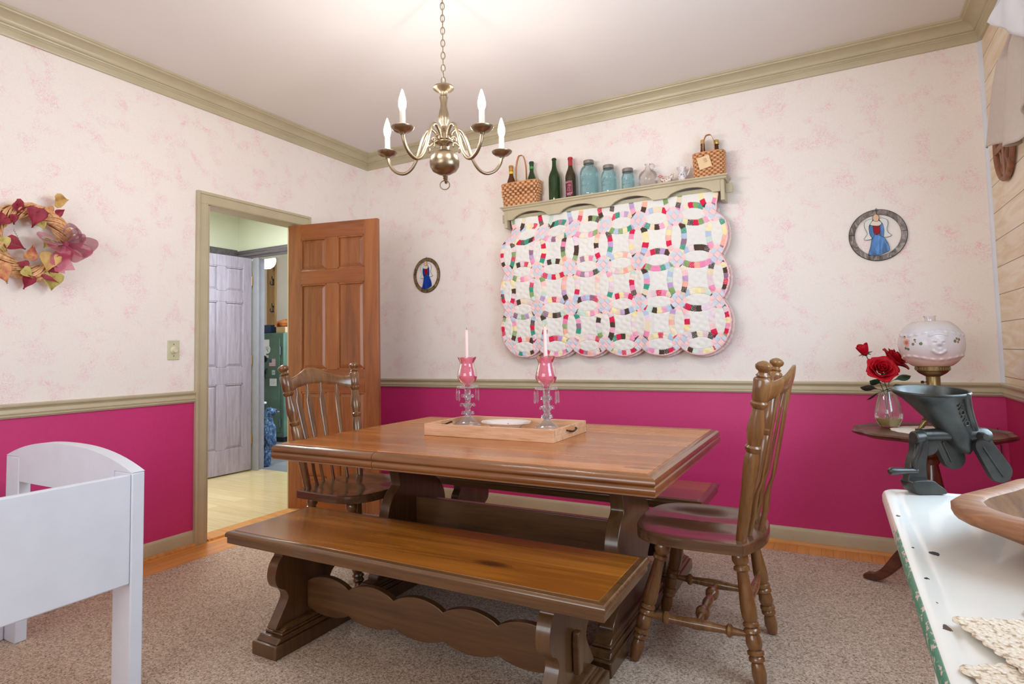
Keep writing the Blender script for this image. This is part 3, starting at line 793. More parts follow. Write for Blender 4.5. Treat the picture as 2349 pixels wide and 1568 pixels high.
candle(2.197, -1.310, TZ+0.0105+0.2065, 'pale pink taper rising in front of the quilt')
# scalloped floral dish
t = MT('floral_china')
vv = t.coord(); nb = t.noise(vv, 38, 3, 0.6)
sp = t.n('SeparateXYZ'); t.L(vv, sp.inputs[0])
rr = t.math('SQRT', t.math('ADD', t.math('POWER', sp.outputs[0], 2.0), t.math('POWER', sp.outputs[1], 2.0)))
inn = t.math('LESS_THAN', rr, 0.062)
fl = t.math('MULTIPLY', inn, t.ramp(nb, [(0.52, (0, 0, 0, 1)), (0.57, (1, 1, 1, 1))]))
colf = t.ramp(t.noise(vv, 20, 2), [(0.4, srgb(150, 150, 110)), (0.5, srgb(222, 150, 150)), (0.6, srgb(200, 110, 120)), (0.7, srgb(120, 120, 150))])
CHINA = t.set(Color=t.mix(fl, srgb(240, 230, 224), colf), Roughness=0.15)
g = G(); g.lathe([(0, 0.006), (0.055, 0.006), (0.072, 0.012), (0.085, 0.026), (0.102, 0.033), (0.122, 0.036), (0.124, 0.040), (0.103, 0.038), (0.083, 0.032), (0.068, 0.018), (0.05, 0.011), (0, 0.010)], 60, None, rx=1.0, ry=0.82, wob=lambda a, z: 1+(0.022*math.cos(10*a) if z > 0.03 else 0))
g2 = [(0, 0), (0.052, 0), (0.056, 0.006), (0, 0.006)]
g.lathe(g2, 40, None, ry=0.82)
dish = obj('serving_dish', g, CHINA); dish.location = (1.985, -1.315, TZ+0.0105); tag(dish, 'scalloped white china dish with faded pink flowers lying in the tray', 'dish')

# ================================================================== CHANDELIER
BR = plain('antique_brass', (150, 134, 110), 0.32, 1.0, var=0.1)
chd = thing('chandelier', 'antique brass five arm chandelier hanging on a chain over the table', 'chandelier', (1.889, -1.665, 0.039))
chd.scale = (0.965,)*3
g = G(); g.lathe([(0, 1.925), (0.008, 1.925), (0.012, 1.932), (0.03, 1.936), (0.055, 1.95), (0.067, 1.97), (0.0695, 1.992), (0.064, 2.014), (0.05, 2.032), (0.034, 2.042), (0.022, 2.044), (0.019, 2.05), (0.017, 2.062), (0.024, 2.07), (0.028, 2.076), (0.042, 2.08), (0.043, 2.084), (0.030, 2.09), (0.026, 2.10), (0.024, 2.118), (0.018, 2.126), (0.014, 2.134), (0.019, 2.145), (0.013, 2.152), (0.014, 2.164), (0.023, 2.18), (0.025, 2.20), (0.022, 2.22), (0.015, 2.25), (0.014, 2.268), (0.018, 2.292), (0.019, 2.298), (0.015, 2.302), (0.016, 2.312), (0.022, 2.322), (0.040, 2.33), (0.049, 2.338), (0.046, 2.346), (0.030, 2.352), (0.016, 2.356), (0.010, 2.362), (0, 2.362)], 36, None, wob=lambda a, z: 1+(0.05*math.cos(10*a) if 2.14 < z < 2.325 else 0))
obj('body', g, BR, chd, ang=45)
g = G(); g.lathe([(0, 1.903), (0.006, 1.905), (0.004, 1.91), (0.009, 1.914), (0.005, 1.919), (0.010, 1.925), (0, 1.927)], 14); obj('finial', g, BR, chd)
g = G(); g.tube([(0.0195*math.cos(a), 0.010*math.cos(a), 1.884+0.021*math.sin(a)) for a in [2*PI*k/28 for k in range(28)]], 0.0026, 8, True); obj('ring', g, BR, chd)
BULB = emit('lit_bulb', (255, 251, 245), 330)
SLEEVE = plain('cream_candle_sleeve', (236, 226, 208), 0.4, var=0.03)
for k in range(5):
    a = math.radians(50+72*k); M = RZ(a)
    pts = cat([(0.022, 0, 2.10), (0.034, 0, 2.125), (0.058, 0, 2.150), (0.085, 0, 2.142), (0.108, 0, 2.10), (0.132, 0, 2.03), (0.165, 0, 1.975), (0.205, 0, 1.956), (0.248, 0, 1.972), (0.277, 0, 2.01), (0.286, 0, 2.05)], 5)
    g = G(); g.tube([M @ p for p in pts], 0.0078, 12); ar = obj('arm', g, BR, chd)
    # scroll ornament where the arm leaves the hub
    g = G()
    sc = cat([(0.026, 0, 2.108), (0.05, 0, 2.114), (0.060, 0, 2.104), (0.054, 0, 2.094), (0.047, 0, 2.10), (0.052, 0, 2.105)], 4); g.tube([M @ p for p in sc], 0.0032, 6)
    sc = cat([(0.030, 0, 2.085), (0.055, 0, 2.086), (0.072, 0, 2.074), (0.080, 0, 2.083), (0.090, 0, 2.078), (0.088, 0, 2.066), (0.078, 0, 2.066), (0.073, 0, 2.055), (0.076, 0, 2.045), (0.068, 0, 2.043)], 4); g.tube([M @ p for p in sc], 0.0032, 6)
    obj('scroll', g, BR, ar)
    T0 = M @ Matrix.Translation((0.286, 0, 0))
    g = G(); g.lathe([(0, 2.036), (0.010, 2.037), (0.013, 2.044), (0.018, 2.048), (0.034, 2.052), (0.0465, 2.062), (0.049, 2.069), (0.0475, 2.070), (0.040, 2.063), (0.02, 2.058), (0, 2.058)], 32, T0); obj('drip_pan', g, BR, ar)
    g = G(); g.lathe([(0, 2.058), (0.014, 2.058), (0.014, 2.066), (0.018, 2.070), (0.018, 2.076), (0.0145, 2.080), (0.0145, 2.084), (0, 2.084)], 20, T0); obj('candle_cup', g, BR, ar)
    g = G(); g.lathe([(0, 2.084), (0.0125, 2.084), (0.0125, 2.140), (0, 2.140)], 18, T0); obj('candle_sleeve', g, SLEEVE, ar)
    g = G(); g.lathe([(0, 2.140), (0.009, 2.141), (0.013, 2.150), (0.0165, 2.164), (0.0165, 2.178), (0.013, 2.196), (0.0075, 2.215), (0.003, 2.229), (0, 2.234)], 18, T0); obj('bulb', g, BULB, ar)
g = G()
zz = 2.359; i = 0
while zz < 2.79:
    q = Matrix.Translation((0, 0, zz+0.017)) @ Matrix.Rotation((i % 2)*PI/2+0.6, 4, 'Z')
    g2 = [q @ Vector((0.0095*math.cos(a)*1.0, 0, 0.0185*math.sin(a))) for a in [2*PI*k/16 for k in range(16)]]
    g.tube(g2, 0.0021, 6, True); zz += 0.0298; i += 1
obj('chain', g, BR, chd)
g = G(); g.tube(cat([(0.0+0.003*math.sin(k*2.2), 0.003*math.cos(k*2.2), 2.36+k*0.02) for k in range(23)], 2), 0.0022, 6); obj('cord', g, plain('cream_cord', (206, 190, 160), 0.6), chd)
g = G(); g.lathe([(0, 2.796), (0.012, 2.796), (0.05, 2.806), (0.062, 2.816), (0.062, 2.8243), (0, 2.8243)], 32); obj('canopy', g, BR, chd)

# ================================================================== DIMMER SWITCH
IVORY = plain('ivory_plastic', (214, 204, 176), 0.35, var=0.02)
sw = thing('dimmer_switch', 'ivory wall plate with a round dimmer knob beside the door casing', 'switch', (0.0, -1.711, 1.158))
g = G(); g.bb(0.0, 0.006, -0.036, 0.036, -0.057, 0.057); obj('wall_plate', g, plain('plate_ivory', (196, 194, 160), 0.35, var=0.02), sw, bevel=0.003)
g = G(); g.lathe([(0, 0.006), (0.022, 0.006), (0.021, 0.012), (0.0155, 0.014), (0.0145, 0.026), (0.0135, 0.028), (0.009, 0.0285), (0.008, 0.027), (0, 0.027)], 28, RY(PI/2)); obj('knob', g, IVORY, sw)
for zz in (0.034, -0.034):
    g = G(); g.lathe([(0, 0.0055), (0.003, 0.0055), (0.003, 0.0068), (0, 0.007)], 10, RY(PI/2, (0, 0, zz))); obj('screw', g, METK, sw)
# phone-style thin cord down the wall by the rose table
g = G(); g.tube(cat([(4.045, -0.006, 0.69), (4.048, -0.006, 0.64), (4.054, -0.006, 0.58), (4.055, -0.006, 0.45), (4.05, -0.006, 0.3), (4.05, -0.02, 0.14), (3.99, -0.10, 0.016)], 5), 0.0024, 6)
tag(obj('lamp_cord', g, plain('cord_dark', (52, 26, 30), 0.5)), 'thin dark cord running down the magenta corner behind the lamp table', 'cord')
# ================================================================== QUILT SHELF
SZ = 2.135; SX0, SX1 = 1.337, 2.861; SP = 0.14
sh = thing('quilt_shelf', 'olive painted wall shelf with a scalloped valance and peg rail above the quilt', 'shelf', (0, 0, 0))
g = G()
vs = []; fs = []
for d, zz in ((0.016, SZ-0.026), (0.010, SZ-0.020), (0.010, SZ-0.013), (0.004, SZ-0.010), (0.0, SZ-0.006), (0.0, SZ)):
    vs += [(SX0+d, -SP+d, zz), (SX1-d, -SP+d, zz), (SX1-d, -0.0005, zz), (SX0+d, -0.0005, zz)]
for k in range(5):
    for i in range(4):
        j = (i+1) % 4; fs.append((k*4+i, k*4+j, k*4+4+j, k*4+4+i))
fs += [(3, 2, 1, 0), (20, 21, 22, 23)]; g.add(vs, fs); obj('shelf_board', g, OLIVE, sh, ang=25)
for s, xa in ((-1, SX0+0.024), (1, SX1-0.024)):
    g = G(); x0, x1 = sorted((xa, xa-s*0.022)); g.prism([(-0.118, 1.985), (-0.0005, 1.985), (-0.0005, SZ-0.026), (-0.118, SZ-0.026)], x1-x0, Matrix(((0, 0, 1, x0), (1, 0, 0, 0), (0, 1, 0, 0), (0, 0, 0, 1))))
    obj('end_bracket', g, OLIVE, sh, bevel=0.002)
    g = G(); x0, x1 = sorted((xa, xa+s*0.038)); g.bb(x0, x1, -0.072, -0.058, 2.035, 2.092); obj('peg', g, OLIVE, sh, bevel=0.002)
xa, xb = SX0+0.024+0.0225, SX1-0.024-0.0225
bot = [(xa, 2.040)]
nA = 4; wA = (xb-xa)/nA
for k in range(nA):
    a0 = xa+k*wA
    bot += [(a0+0.045, 2.040)]
    for i in range(13):
        u = i/12; x = a0+0.045+(wA-0.09)*u
        bot.append((x, 2.044+0.042*math.sin(PI*u)**0.62))
    bot += [(a0+wA-0.045, 2.040)]
bot.append((xb, 2.040))
g = G(); g.prism([(xa, SZ-0.026), *bot, (xb, SZ-0.026)], 0.018, Matrix(((1, 0, 0, 0), (0, 0, 1, -0.118), (0, 1, 0, 0), (0, 0, 0, 1)))); obj('valance', g, OLIVE, sh, ang=20)
g = G(); g.bb(xa, xb, -0.072, -0.058, 2.052, 2.078); obj('rod', g, OLIVE, sh)

# ================================================================== QUILT (double wedding ring)
PXQ, PZQ, QX0, QZ0 = 0.2356, 0.2625, 1.365, 1.142
NXQ, NZQ = 6, 4
rho, bw = 0.7071, 0.070
nu, nv = 560, 372
U = np.linspace(-0.30, NXQ+0.30, nu); V = np.linspace(-0.30, (2.050-QZ0)/PZQ, nv)
UU, VV = np.meshgrid(U, V)
rng = np.random.RandomState(3)
pal = np.array([srgb(*c)[:3] for c in ((74, 54, 42), (70, 56, 44), (78, 58, 46), (214, 26, 74), (214, 30, 78), (210, 24, 70), (236, 140, 180), (238, 160, 190), (246, 196, 196), (240, 228, 178), (240, 226, 168), (190, 158, 202), (180, 198, 222), (58, 152, 128), (136, 166, 106), (242, 176, 156), (236, 222, 212), (236, 216, 216), (232, 214, 184), (236, 224, 204), (200, 220, 206), (232, 210, 222), (150, 112, 136), (226, 200, 206), (238, 226, 196))])
ctr = []
inside = np.zeros(UU.shape, bool); nin = np.zeros(UU.shape, int)
colr = np.empty(UU.shape+(3,)); colr[:] = srgb(230, 228, 222)[:3]
puff = np.zeros(UU.shape)
for j in range(-1, NZQ+1):
    for i in range(-1, NXQ+1):
        cx, cy = i+0.5, j+0.5
        dx, dy = UU-cx, VV-cy; r = np.hypot(dx, dy); th = np.arctan2(dy, dx)
        inside |= (r < rho+bw) & (0 <= i < NXQ) & (j >= 0)
        band = np.abs(r-rho) < bw
        q = (th/(PI/2)+0.5); quarter = np.floor(q).astype(int) % 4; f = q-np.floor(q)
        ns = 7; seg = np.clip(((f-0.09)/0.82*ns).astype(int), 0, ns-1)
        table = rng.randint(0, len(pal), (4, ns))
        fs_ = ((f-0.09)/0.82*ns) % 1.0
        c = pal[table[quarter, seg]]
        # small prints: a light speckle on some patches
        pr = (((i*7+j*3+quarter*5+seg*11) % 3) == 0) & (((np.sin(UU*150+seg)*np.sin(VV*170+quarter)) > 0.55))
        c = np.where(pr[..., None], np.minimum(1, c*0.4+0.5), c)
        colr[band] = c[band]
        edge = (np.abs(np.abs(r-rho)-bw) < 0.007) | (band & ((fs_ < 0.05) | (fs_ > 0.95)))
        puff -= 0.0022*np.exp(-((np.abs(r-rho)-bw)/0.012)**2)
# crossing diamonds
ci, cj = np.round(UU), np.round(VV)
du, dv = UU-ci, VV-cj
a, b = (du+dv)/math.sqrt(2), (du-dv)/math.sqrt(2)
cell = 0.127
dia = (np.abs(a) < cell*1.5) & (np.abs(b) < cell*1.5) & (np.abs(a)+np.abs(b) < cell*2.6)
ka = np.floor(a/cell+0.5).astype(int)+np.floor(b/cell+0.5).astype(int)
pk, bl = np.array(srgb(246, 206, 206)[:3]), np.array(srgb(204, 214, 226)[:3])
colr[dia] = np.where(((ka % 2) == 0)[..., None], pk, bl)[dia]
seam = np.minimum(np.abs((a/cell+0.5) % 1.0-0.5), np.abs((b/cell+0.5) % 1.0-0.5))
puff -= np.where(dia, 0.0012*np.exp(-((0.5-np.maximum(np.abs((a/cell) % 1.0-0.5), 0))/0.08)**2)*0, 0)
# bound edge in pink
rr = np.full(UU.shape, 9.0)
for j in range(NZQ+1):
    for i in range(NXQ): rr = np.minimum(rr, np.hypot(UU-i-0.5, VV-j-0.5))
colr[(rr > rho+bw-0.035)] = srgb(244, 196, 196)[:3]
# quilting relief, folds and gathers at the rod
Z = QZ0+VV*PZQ
X = QX0+UU*PXQ
Xm = QX0+3*PXQ; gs = np.clip((Z-1.88)/0.10, 0, 1)
X = Xm+(2.099-Xm)*gs+(X-Xm)*(1-0.09*gs)
puff += 0.0016*np.sin(UU*2*PI*5)*np.sin(VV*2*PI*5)+0.0012*np.sin(UU*31+VV*23)*np.cos(VV*29-UU*17)
h = (2.05-Z)/1.0
fold = np.zeros(X.shape)
for xc, am, wd_ in ((1.62, 0.014, 0.05), (2.33, 0.018, 0.035), (2.345, 0.012, 0.02), (1.95, -0.010, 0.10), (2.60, 0.012, 0.05), (2.15, -0.008, 0.06), (2.74, -0.012, 0.05)):
    fold += am*np.exp(-((X-xc-0.02*h)/wd_)**2)*np.clip(h*1.6+0.3, 0, 1.2)
fold += 0.006*np.sin(X*70)*np.exp(-np.maximum(0, h-0.02)/0.10)+0.008*np.sin(X*9+1)*np.clip(h, 0, 1)
Y = -0.062-0.030*np.sin(np.clip(h, 0, 1)*PI)*0.7-fold-puff-0.012*np.clip(h, 0, 1)
Y = np.clip(Y, -0.105, -0.040)
ty_ = np.clip((Z-1.88)/0.10, 0, 1); ty_ = ty_*ty_*(3-2*ty_)
Y = Y*(1-ty_)+ty_*(-0.084+0.35*(Y+0.07).clip(-0.012, 0.012))
def quilt_mesh(name, off, colr, shiftx, shiftz, parent, mat):
    keep = inside.copy()
    if off: keep &= (Z < 1.96)
    idx = -np.ones(keep.shape, int); idx[keep] = np.arange(keep.sum())
    f = np.stack([idx[:-1, :-1], idx[:-1, 1:], idx[1:, 1:], idx[1:, :-1]], -1).reshape(-1, 4)
    f = f[(f >= 0).all(1)]
    vs = np.stack([X+shiftx, Y+off, Z+shiftz], -1)[keep]
    me = bpy.data.meshes.new(name); me.from_pydata(vs.tolist(), [], f.tolist())
    ca = me.color_attributes.new('patch', 'FLOAT_COLOR', 'POINT')
    cc = np.ones((len(vs), 4), np.float32); cc[:, :3] = colr[keep]
    ca.data.foreach_set('color', cc.ravel())
    me.polygons.foreach_set('use_smooth', [True]*len(me.polygons)); me.materials.append(mat)
    o = bpy.data.objects.new(name, me); COL.objects.link(o); o.parent = parent
    k = o.modifiers.new('solid', 'SOLIDIFY'); k.thickness = 0.006; k.offset = 1
    return o
t = MT('pieced_cotton'); at = t.n('VertexColor'); at.layer_name = 'patch'
nn = t.noise(t.coord(), 260, 2); t.bump(nn, 0.15, 0.001)
QM = t.set(Color=at.outputs['Color'], Roughness=0.85)
ql = thing('quilt', 'scalloped double wedding ring patchwork quilt hanging from the wall shelf', 'quilt', (0, 0, 0))
quilt_mesh('pieced_top', 0.0, colr, 0, 0, ql, QM)
back = np.empty_like(colr); back[:] = srgb(240, 214, 208)[:3]
quilt_mesh('folded_back_layer', 0.030, back, 0.012, -0.008, ql, QM)

# ================================================================== THINGS ON THE SHELF
WICK = wood('split_wicker', (168, 108, 66), (206, 148, 100), (222, 170, 122), 'x', 0.6, scale=2.0)
t = MT('woven_splint'); at = t.n('VertexColor'); at.layer_name = 'weave_shade'
nn = t.noise(t.coord(scale=(6, 6, 60)), 3, 3)
WOVEN = t.set(Color=t.mix(t.math('MULTIPLY', nn, 0.35), t.ramp(at.outputs['Color'], [(0.1, srgb(96, 60, 36)), (0.4, srgb(176, 120, 76)), (0.75, srgb(226, 170, 120))]), srgb(190, 130, 84)), Roughness=0.65)
def basket(name, label, loc, rz, w, d, h, flare, hh, hw, tag_=False, rows=9, nups=26, open_rows=()):
    bk = thing(name, label, 'basket', loc, rz)
    def outline(u, s):
        a = 2*PI*u; n = 4.0
        c, s_ = math.cos(a), math.sin(a)
        k = (abs(c)**n+abs(s_)**n)**(-1/n)
        return (w/2*s*k*c, d/2*s*k*s_)
    nu_ = nups*6; nv_ = rows*5+1
    def wall(u, v):
        r = v*rows; row = int(min(r, rows-1e-6)); ph = r-row
        x, y = outline(u, 1-flare+flare*v)
        o = 0.0048*math.sin(PI*nups*u+PI*row)*math.sin(PI*ph)+0.0012*math.sin(PI*ph)
        if row in open_rows: o *= 1.9
        L = math.hypot(x, y); return (x*(1+o/L), y*(1+o/L), h*v)
    g = G(); g.grid(wall, nu_, nv_, True, False)
    ww = obj('woven_wall', g, WOVEN, bk, solid=0.0022, ang=70)
    ca = ww.data.color_attributes.new('weave_shade', 'FLOAT_COLOR', 'POINT'); arr = np.ones((len(g.v), 4), np.float32)
    for j in range(nv_):
        for i in range(nu_):
            r = min(j/(nv_-1)*rows, rows-1e-6); row = int(r); ph = r-row
            k = 0.5+0.5*math.sin(PI*nups*i/nu_+PI*row)*math.sin(PI*ph); k = k if ph > 0.12 else 0.25  # recess shade painted into the colour, dark in the dips, light on bulges
            if row in open_rows and k < 0.5: k *= 0.3
            arr[j*nu_+i, :3] = k
    ca.data.foreach_set('color', arr.ravel())
    g = G(); g.prism([outline(k/40, 1-flare-0.02) for k in range(40)], 0.004); obj('base', g, WICK, bk)
    g = G(); g.tube([(*outline(k/48, 1.0), h) for k in range(48)], 0.0045, 8, True, 1.5); obj('rim', g, WICK, bk)
    g = G(); P = cat([(-hw, 0, h-0.05), (-hw, 0, h+0.02), (-hw*0.93, 0, h+hh*0.62), (-hw*0.5, 0, h+hh*0.95), (0, 0, h+hh), (hw*0.5, 0, h+hh*0.95), (hw*0.93, 0, h+hh*0.62), (hw, 0, h+0.02), (hw, 0, h-0.05)], 5)
    vs = []; fs = []
    for i, p in enumerate(P):
        a = P[max(0, i-1)]; b = P[min(len(P)-1, i+1)]; tn = (b-a).normalized(); nr = Vector((tn.z, 0, -tn.x))
        for dy, dn in ((-0.011, 0), (0.011, 0), (0.011, 0.003), (-0.011, 0.003)): vs.append(p+nr*dn+Vector((0, dy, 0)))
    for i in range(len(P)-1):
        for k in range(4): fs.append((i*4+k, i*4+(k+1) % 4, i*4+4+(k+1) % 4, i*4+4+k))
    g.add(vs, fs); obj('handle', g, WICK, bk)
    return bk
basket('wicker_basket', 'long low wicker basket with a hoop handle at the shelf end nearer the door', (1.480, -0.072, SZ), 0.0, 0.285, 0.115, 0.165, 0.10, 0.205, 0.042, nups=46, open_rows=(4, 5, 6))
bk2 = basket('wicker_basket', 'square wicker basket with a paper tag at the shelf end over the plank wall corner', (2.752, -0.072, SZ), 0.0, 0.178, 0.112, 0.150, 0.04, 0.120, 0.034, rows=12, nups=36)
TAGM = plain('buff_card', (226, 194, 150), 0.7, var=0.03)
INK = plain('grey_ink', (90, 82, 80), 0.8)
Mt = Matrix.Translation((-0.018, -0.067, 0.085)) @ Matrix.Rotation(-0.22, 4, 'Y') @ Matrix.Rotation(0.08, 4, 'X')
g = G(); g.bb(-0.036, 0.036, -0.001, 0.001, -0.036, 0.036, Mt); tg = obj('paper_tag', g, TAGM, bk2, label='square buff paper tag tied to the handle')
g = G()
for r, (x0, zz) in enumerate(((-0.002, 0.020), (0.000, 0.015), (-0.003, 0.010), (0.002, 0.004), (0.000, -0.001))):
    g.tube([Mt @ Vector((x0+0.0022*k, -0.0014, zz+0.0016*math.sin(k*2.4+r))) for k in range(9)], 0.0007, 4)
obj('ink_scribble', g, INK, tg)
g = G(); g.tube(cat([Mt @ Vector((0.0, -0.002, 0.034)), (-0.022, -0.030, 0.155), (-0.030, -0.012, 0.185)], 5), 0.0008, 5); obj('string', g, INK, bk2)

def bottle_prof(h, r, nk=0.0145):
    return [(0, 0.004), (r*0.7, 0.0), (r*0.96, 0.003), (r, 0.01), (r, h*0.52), (r*0.97, h*0.57), (r*0.80, h*0.645), (r*0.55, h*0.72), (r*0.42, h*0.78), (nk, h*0.85), (nk*0.96, h*0.955), (nk*1.2, h*0.96), (nk*1.2, h*0.98), (nk*0.95, h*0.985), (nk*0.95, h), (0, h)]
GREENB = plain('dark_green_bottle', (38, 66, 30), 0.08, var=0.15, scale=8); GREENB.node_tree.nodes['Principled BSDF'].inputs['Transmission Weight'].default_value = 0.25
AMBERB = plain('amber_bottle', (96, 52, 18), 0.08, var=0.15); AMBERB.node_tree.nodes['Principled BSDF'].inputs['Transmission Weight'].default_value = 0.25
DARKB = plain('dark_wine_bottle', (58, 46, 26), 0.08, var=0.15)
def bottle(label, loc, h, r, mat, neck=None, neck_mat=None, band=None):
    b = thing('wine_bottle', label, 'bottle', loc, 0, 'bottles on the quilt shelf')
    g = G(); g.lathe(bottle_prof(h, r), 28); obj('glass', g, mat, b)
    if neck:
        g = G(); g.lathe([(0.0152, h*neck), (0.0155, h*0.955), (0.0178, h*0.958), (0.0178, h*0.982), (0.0155, h+0.0012), (0, h+0.0012)], 24); obj('foil', g, neck_mat, b)
    if band:
        g = G(); g.lathe([(0.0150, h*band[0]), (0.0158, h*band[0]), (0.0158, h*band[1]), (0.0150, h*band[1])], 24); obj('neck_label', g, band[2], b)
    return b
GOLDF = plain('gold_foil', (190, 146, 84), 0.35, 0.5); YEL = plain('yellow_label', (222, 192, 60), 0.5); DKG = plain('dark_green_foil', (34, 62, 40), 0.35); BRG = plain('bright_green_label', (60, 150, 60), 0.4)
REDF = plain('red_foil', (168, 40, 48), 0.35); 
bottle('amber wine bottle with gold foil neck in the hoop handled basket', (1.402, -0.075, SZ+0.0045), 0.300, 0.034, AMBERB, 0.87, GOLDF, (0.80, 0.86, YEL))
bottle('green bottle with dark green foil neck in the hoop handled basket', (1.563, -0.072, SZ+0.0045), 0.302, 0.033, GREENB, 0.90, DKG, (0.83, 0.885, BRG))
bottle('dark green open bottle without a label beside the hoop handled basket', (1.735, -0.072, SZ), 0.302, 0.041, GREENB)
vb = bottle('wine bottle with a maroon label and red neck foil next to the blue jars', (1.854, -0.072, SZ), 0.286, 0.036, DARKB, 0.80, REDF)
MAROON = plain('maroon_label', (120, 28, 54), 0.5); PALEP = plain('pale_print', (226, 200, 204), 0.5)
def on_cyl(r, u, z, d=0.0): a = -PI/2+u/r; return ((r+d)*math.cos(a), (r+d)*math.sin(a), z)
g = G(); g.grid(lambda u, v: on_cyl(0.0363, -0.030+0.054*u, 0.018+0.102*v), 16, 6); lb = obj('label', g, MAROON, vb, solid=0.0004, label='maroon label with pale lettering')
g = G(); R_ = 0.0368
def stroke(pts, w=0.0011): g.tube([on_cyl(R_, *p) for p in cat([(a, b, 0) for a, b in pts], 3) for p in [(p[0], p[1])]], w, 5)
def line(pts, w=0.0011):
    P = []
    for (a, b), (c, d) in zip(pts, pts[1:]): P += [(a+(c-a)*k/4, b+(d-b)*k/4) for k in range(4)]
    P.append(pts[-1]); g.tube([on_cyl(R_, *p) for p in P], w, 5)
line([(-0.029, 0.118), (0.022, 0.118), (0.022, 0.035)], 0.0006)
for k in range(8): line([(-0.026+k*0.0058, 0.106), (-0.026+k*0.0058, 0.113)], 0.0009); line([(-0.026+k*0.0058, 0.1095+(k % 2)*0.002), (-0.0225+k*0.0058, 0.1095+(k % 3)*0.0015)], 0.0009)
# V and T joined by a shared slanted bar
line([(-0.020, 0.036), (-0.011, 0.036), (-0.007, 0.025), (-0.003, 0.036), (0.021, 0.036), (0.020, 0.030), (0.012, 0.030), (0.010, 0.020), (0.004, 0.020), (0.005, 0.030), (-0.001, 0.030), (-0.006, 0.020), (-0.010, 0.020), (-0.016, 0.032), (-0.020, 0.036)], 0.0009)
# bell drawing
line([(-0.012, 0.052), (-0.009, 0.060), (-0.007, 0.074), (-0.002, 0.078), (0.003, 0.074), (0.005, 0.060), (0.009, 0.052), (-0.012, 0.052)], 0.0006)
stroke([(-0.008, 0.084), (-0.004, 0.093), (0.002, 0.088), (0.008, 0.094), (0.010, 0.084), (0.002, 0.081)], 0.0009)
obj('printing', g, PALEP, lb)

# blue canning jars
AQUA = glass('aqua_jar_glass', (214, 239, 242), 0.06, mixw=0.90)
ZINC = plain('dull_zinc', (150, 140, 134), 0.5, 0.6, var=0.12, scale=30)
def script_text(parent, name, txt, r, z, size, mat, slant=0.18):
    cu = bpy.data.curves.new(name, 'FONT'); cu.body = txt; cu.size = size; cu.shear = slant; cu.extrude = 0.0008; cu.align_x = 'CENTER'; cu.resolution_u = 3
    o = bpy.data.objects.new('tmp', cu); COL.objects.link(o); dg = bpy.context.evaluated_depsgraph_get()
    me = bpy.data.meshes.new_from_object(o.evaluated_get(dg)); bpy.data.objects.remove(o)
    for v in me.vertices:
        a = -PI/2+v.co.x/r; q = r+v.co.z; v.co = (q*math.cos(a), q*math.sin(a), z+v.co.y)
    me.materials.clear(); me.materials.append(mat); me.name = name
    o = bpy.data.objects.new(name, me); COL.objects.link(o); o.parent = parent; return o
def jar(label, x, h, r):
    j = thing('canning_jar', label, 'jar', (x, -0.072, SZ), 0, 'blue glass canning jars')
    lr = 0.034; L = h-0.026
    g = G(); g.lathe([(0, 0.003), (r*0.8, 0.001), (r*0.97, 0.005), (r, 0.014), (r, L*0.70), (r*0.97, L*0.78), (r*0.88, L*0.86), (max(lr*0.98, r*0.7), L*0.93), (lr*0.93, L*0.96), (lr*0.93, L), (lr*1.06, L+0.002), (lr*0.93, L+0.005), (lr*0.93, h-0.004)], 36); obj('glass', g, AQUA, j)
    g = G(); g.lathe([(lr*0.99, h-0.022), (lr*1.02, h-0.022), (lr*1.03, h-0.004), (lr*0.98, h), (0, h+0.001)], 36, None, wob=lambda a, z: 1+(0.008*math.cos(30*a) if z < h-0.003 else 0)); obj('zinc_lid', g, ZINC, j)
    script_text(j, 'embossed_script', 'Ball', r+0.0006, L*0.44, r*0.80, AQUA); script_text(j, 'embossed_word', 'MASON', r+0.0006, L*0.26, r*0.36, AQUA, 0)
jar('largest blue glass canning jar with a zinc lid', 1.985, 0.242, 0.061)
jar('medium blue glass canning jar in the middle of its row of three', 2.120, 0.187, 0.050)
jar('smallest blue glass canning jar, next to the clear jug', 2.248, 0.143, 0.041)
# clear jug with a loop handle
jg = thing('glass_jug', 'small clear glass jug with a loop handle beside the smallest blue jar', 'jug', (2.378, -0.072, SZ), 0)
SMOKE = glass('clear_jug_glass', (246, 242, 240), 0.05, mixw=0.97)
g = G(); g.lathe([(0, 0.003), (0.05, 0.0), (0.058, 0.006), (0.059, 0.018), (0.058, 0.068), (0.054, 0.086), (0.042, 0.102), (0.026, 0.114), (0.017, 0.122), (0.0145, 0.13), (0.0145, 0.142), (0.018, 0.148), (0.019, 0.153), (0.015, 0.156)], 36); obj('body', g, SMOKE, jg)
g = G(); g.tube(cat([(0.015, 0, 0.146), (0.030, 0, 0.148), (0.041, 0, 0.138), (0.039, 0, 0.122), (0.031, 0, 0.112)], 5), 0.0042, 8); obj('handle', g, SMOKE, jg)
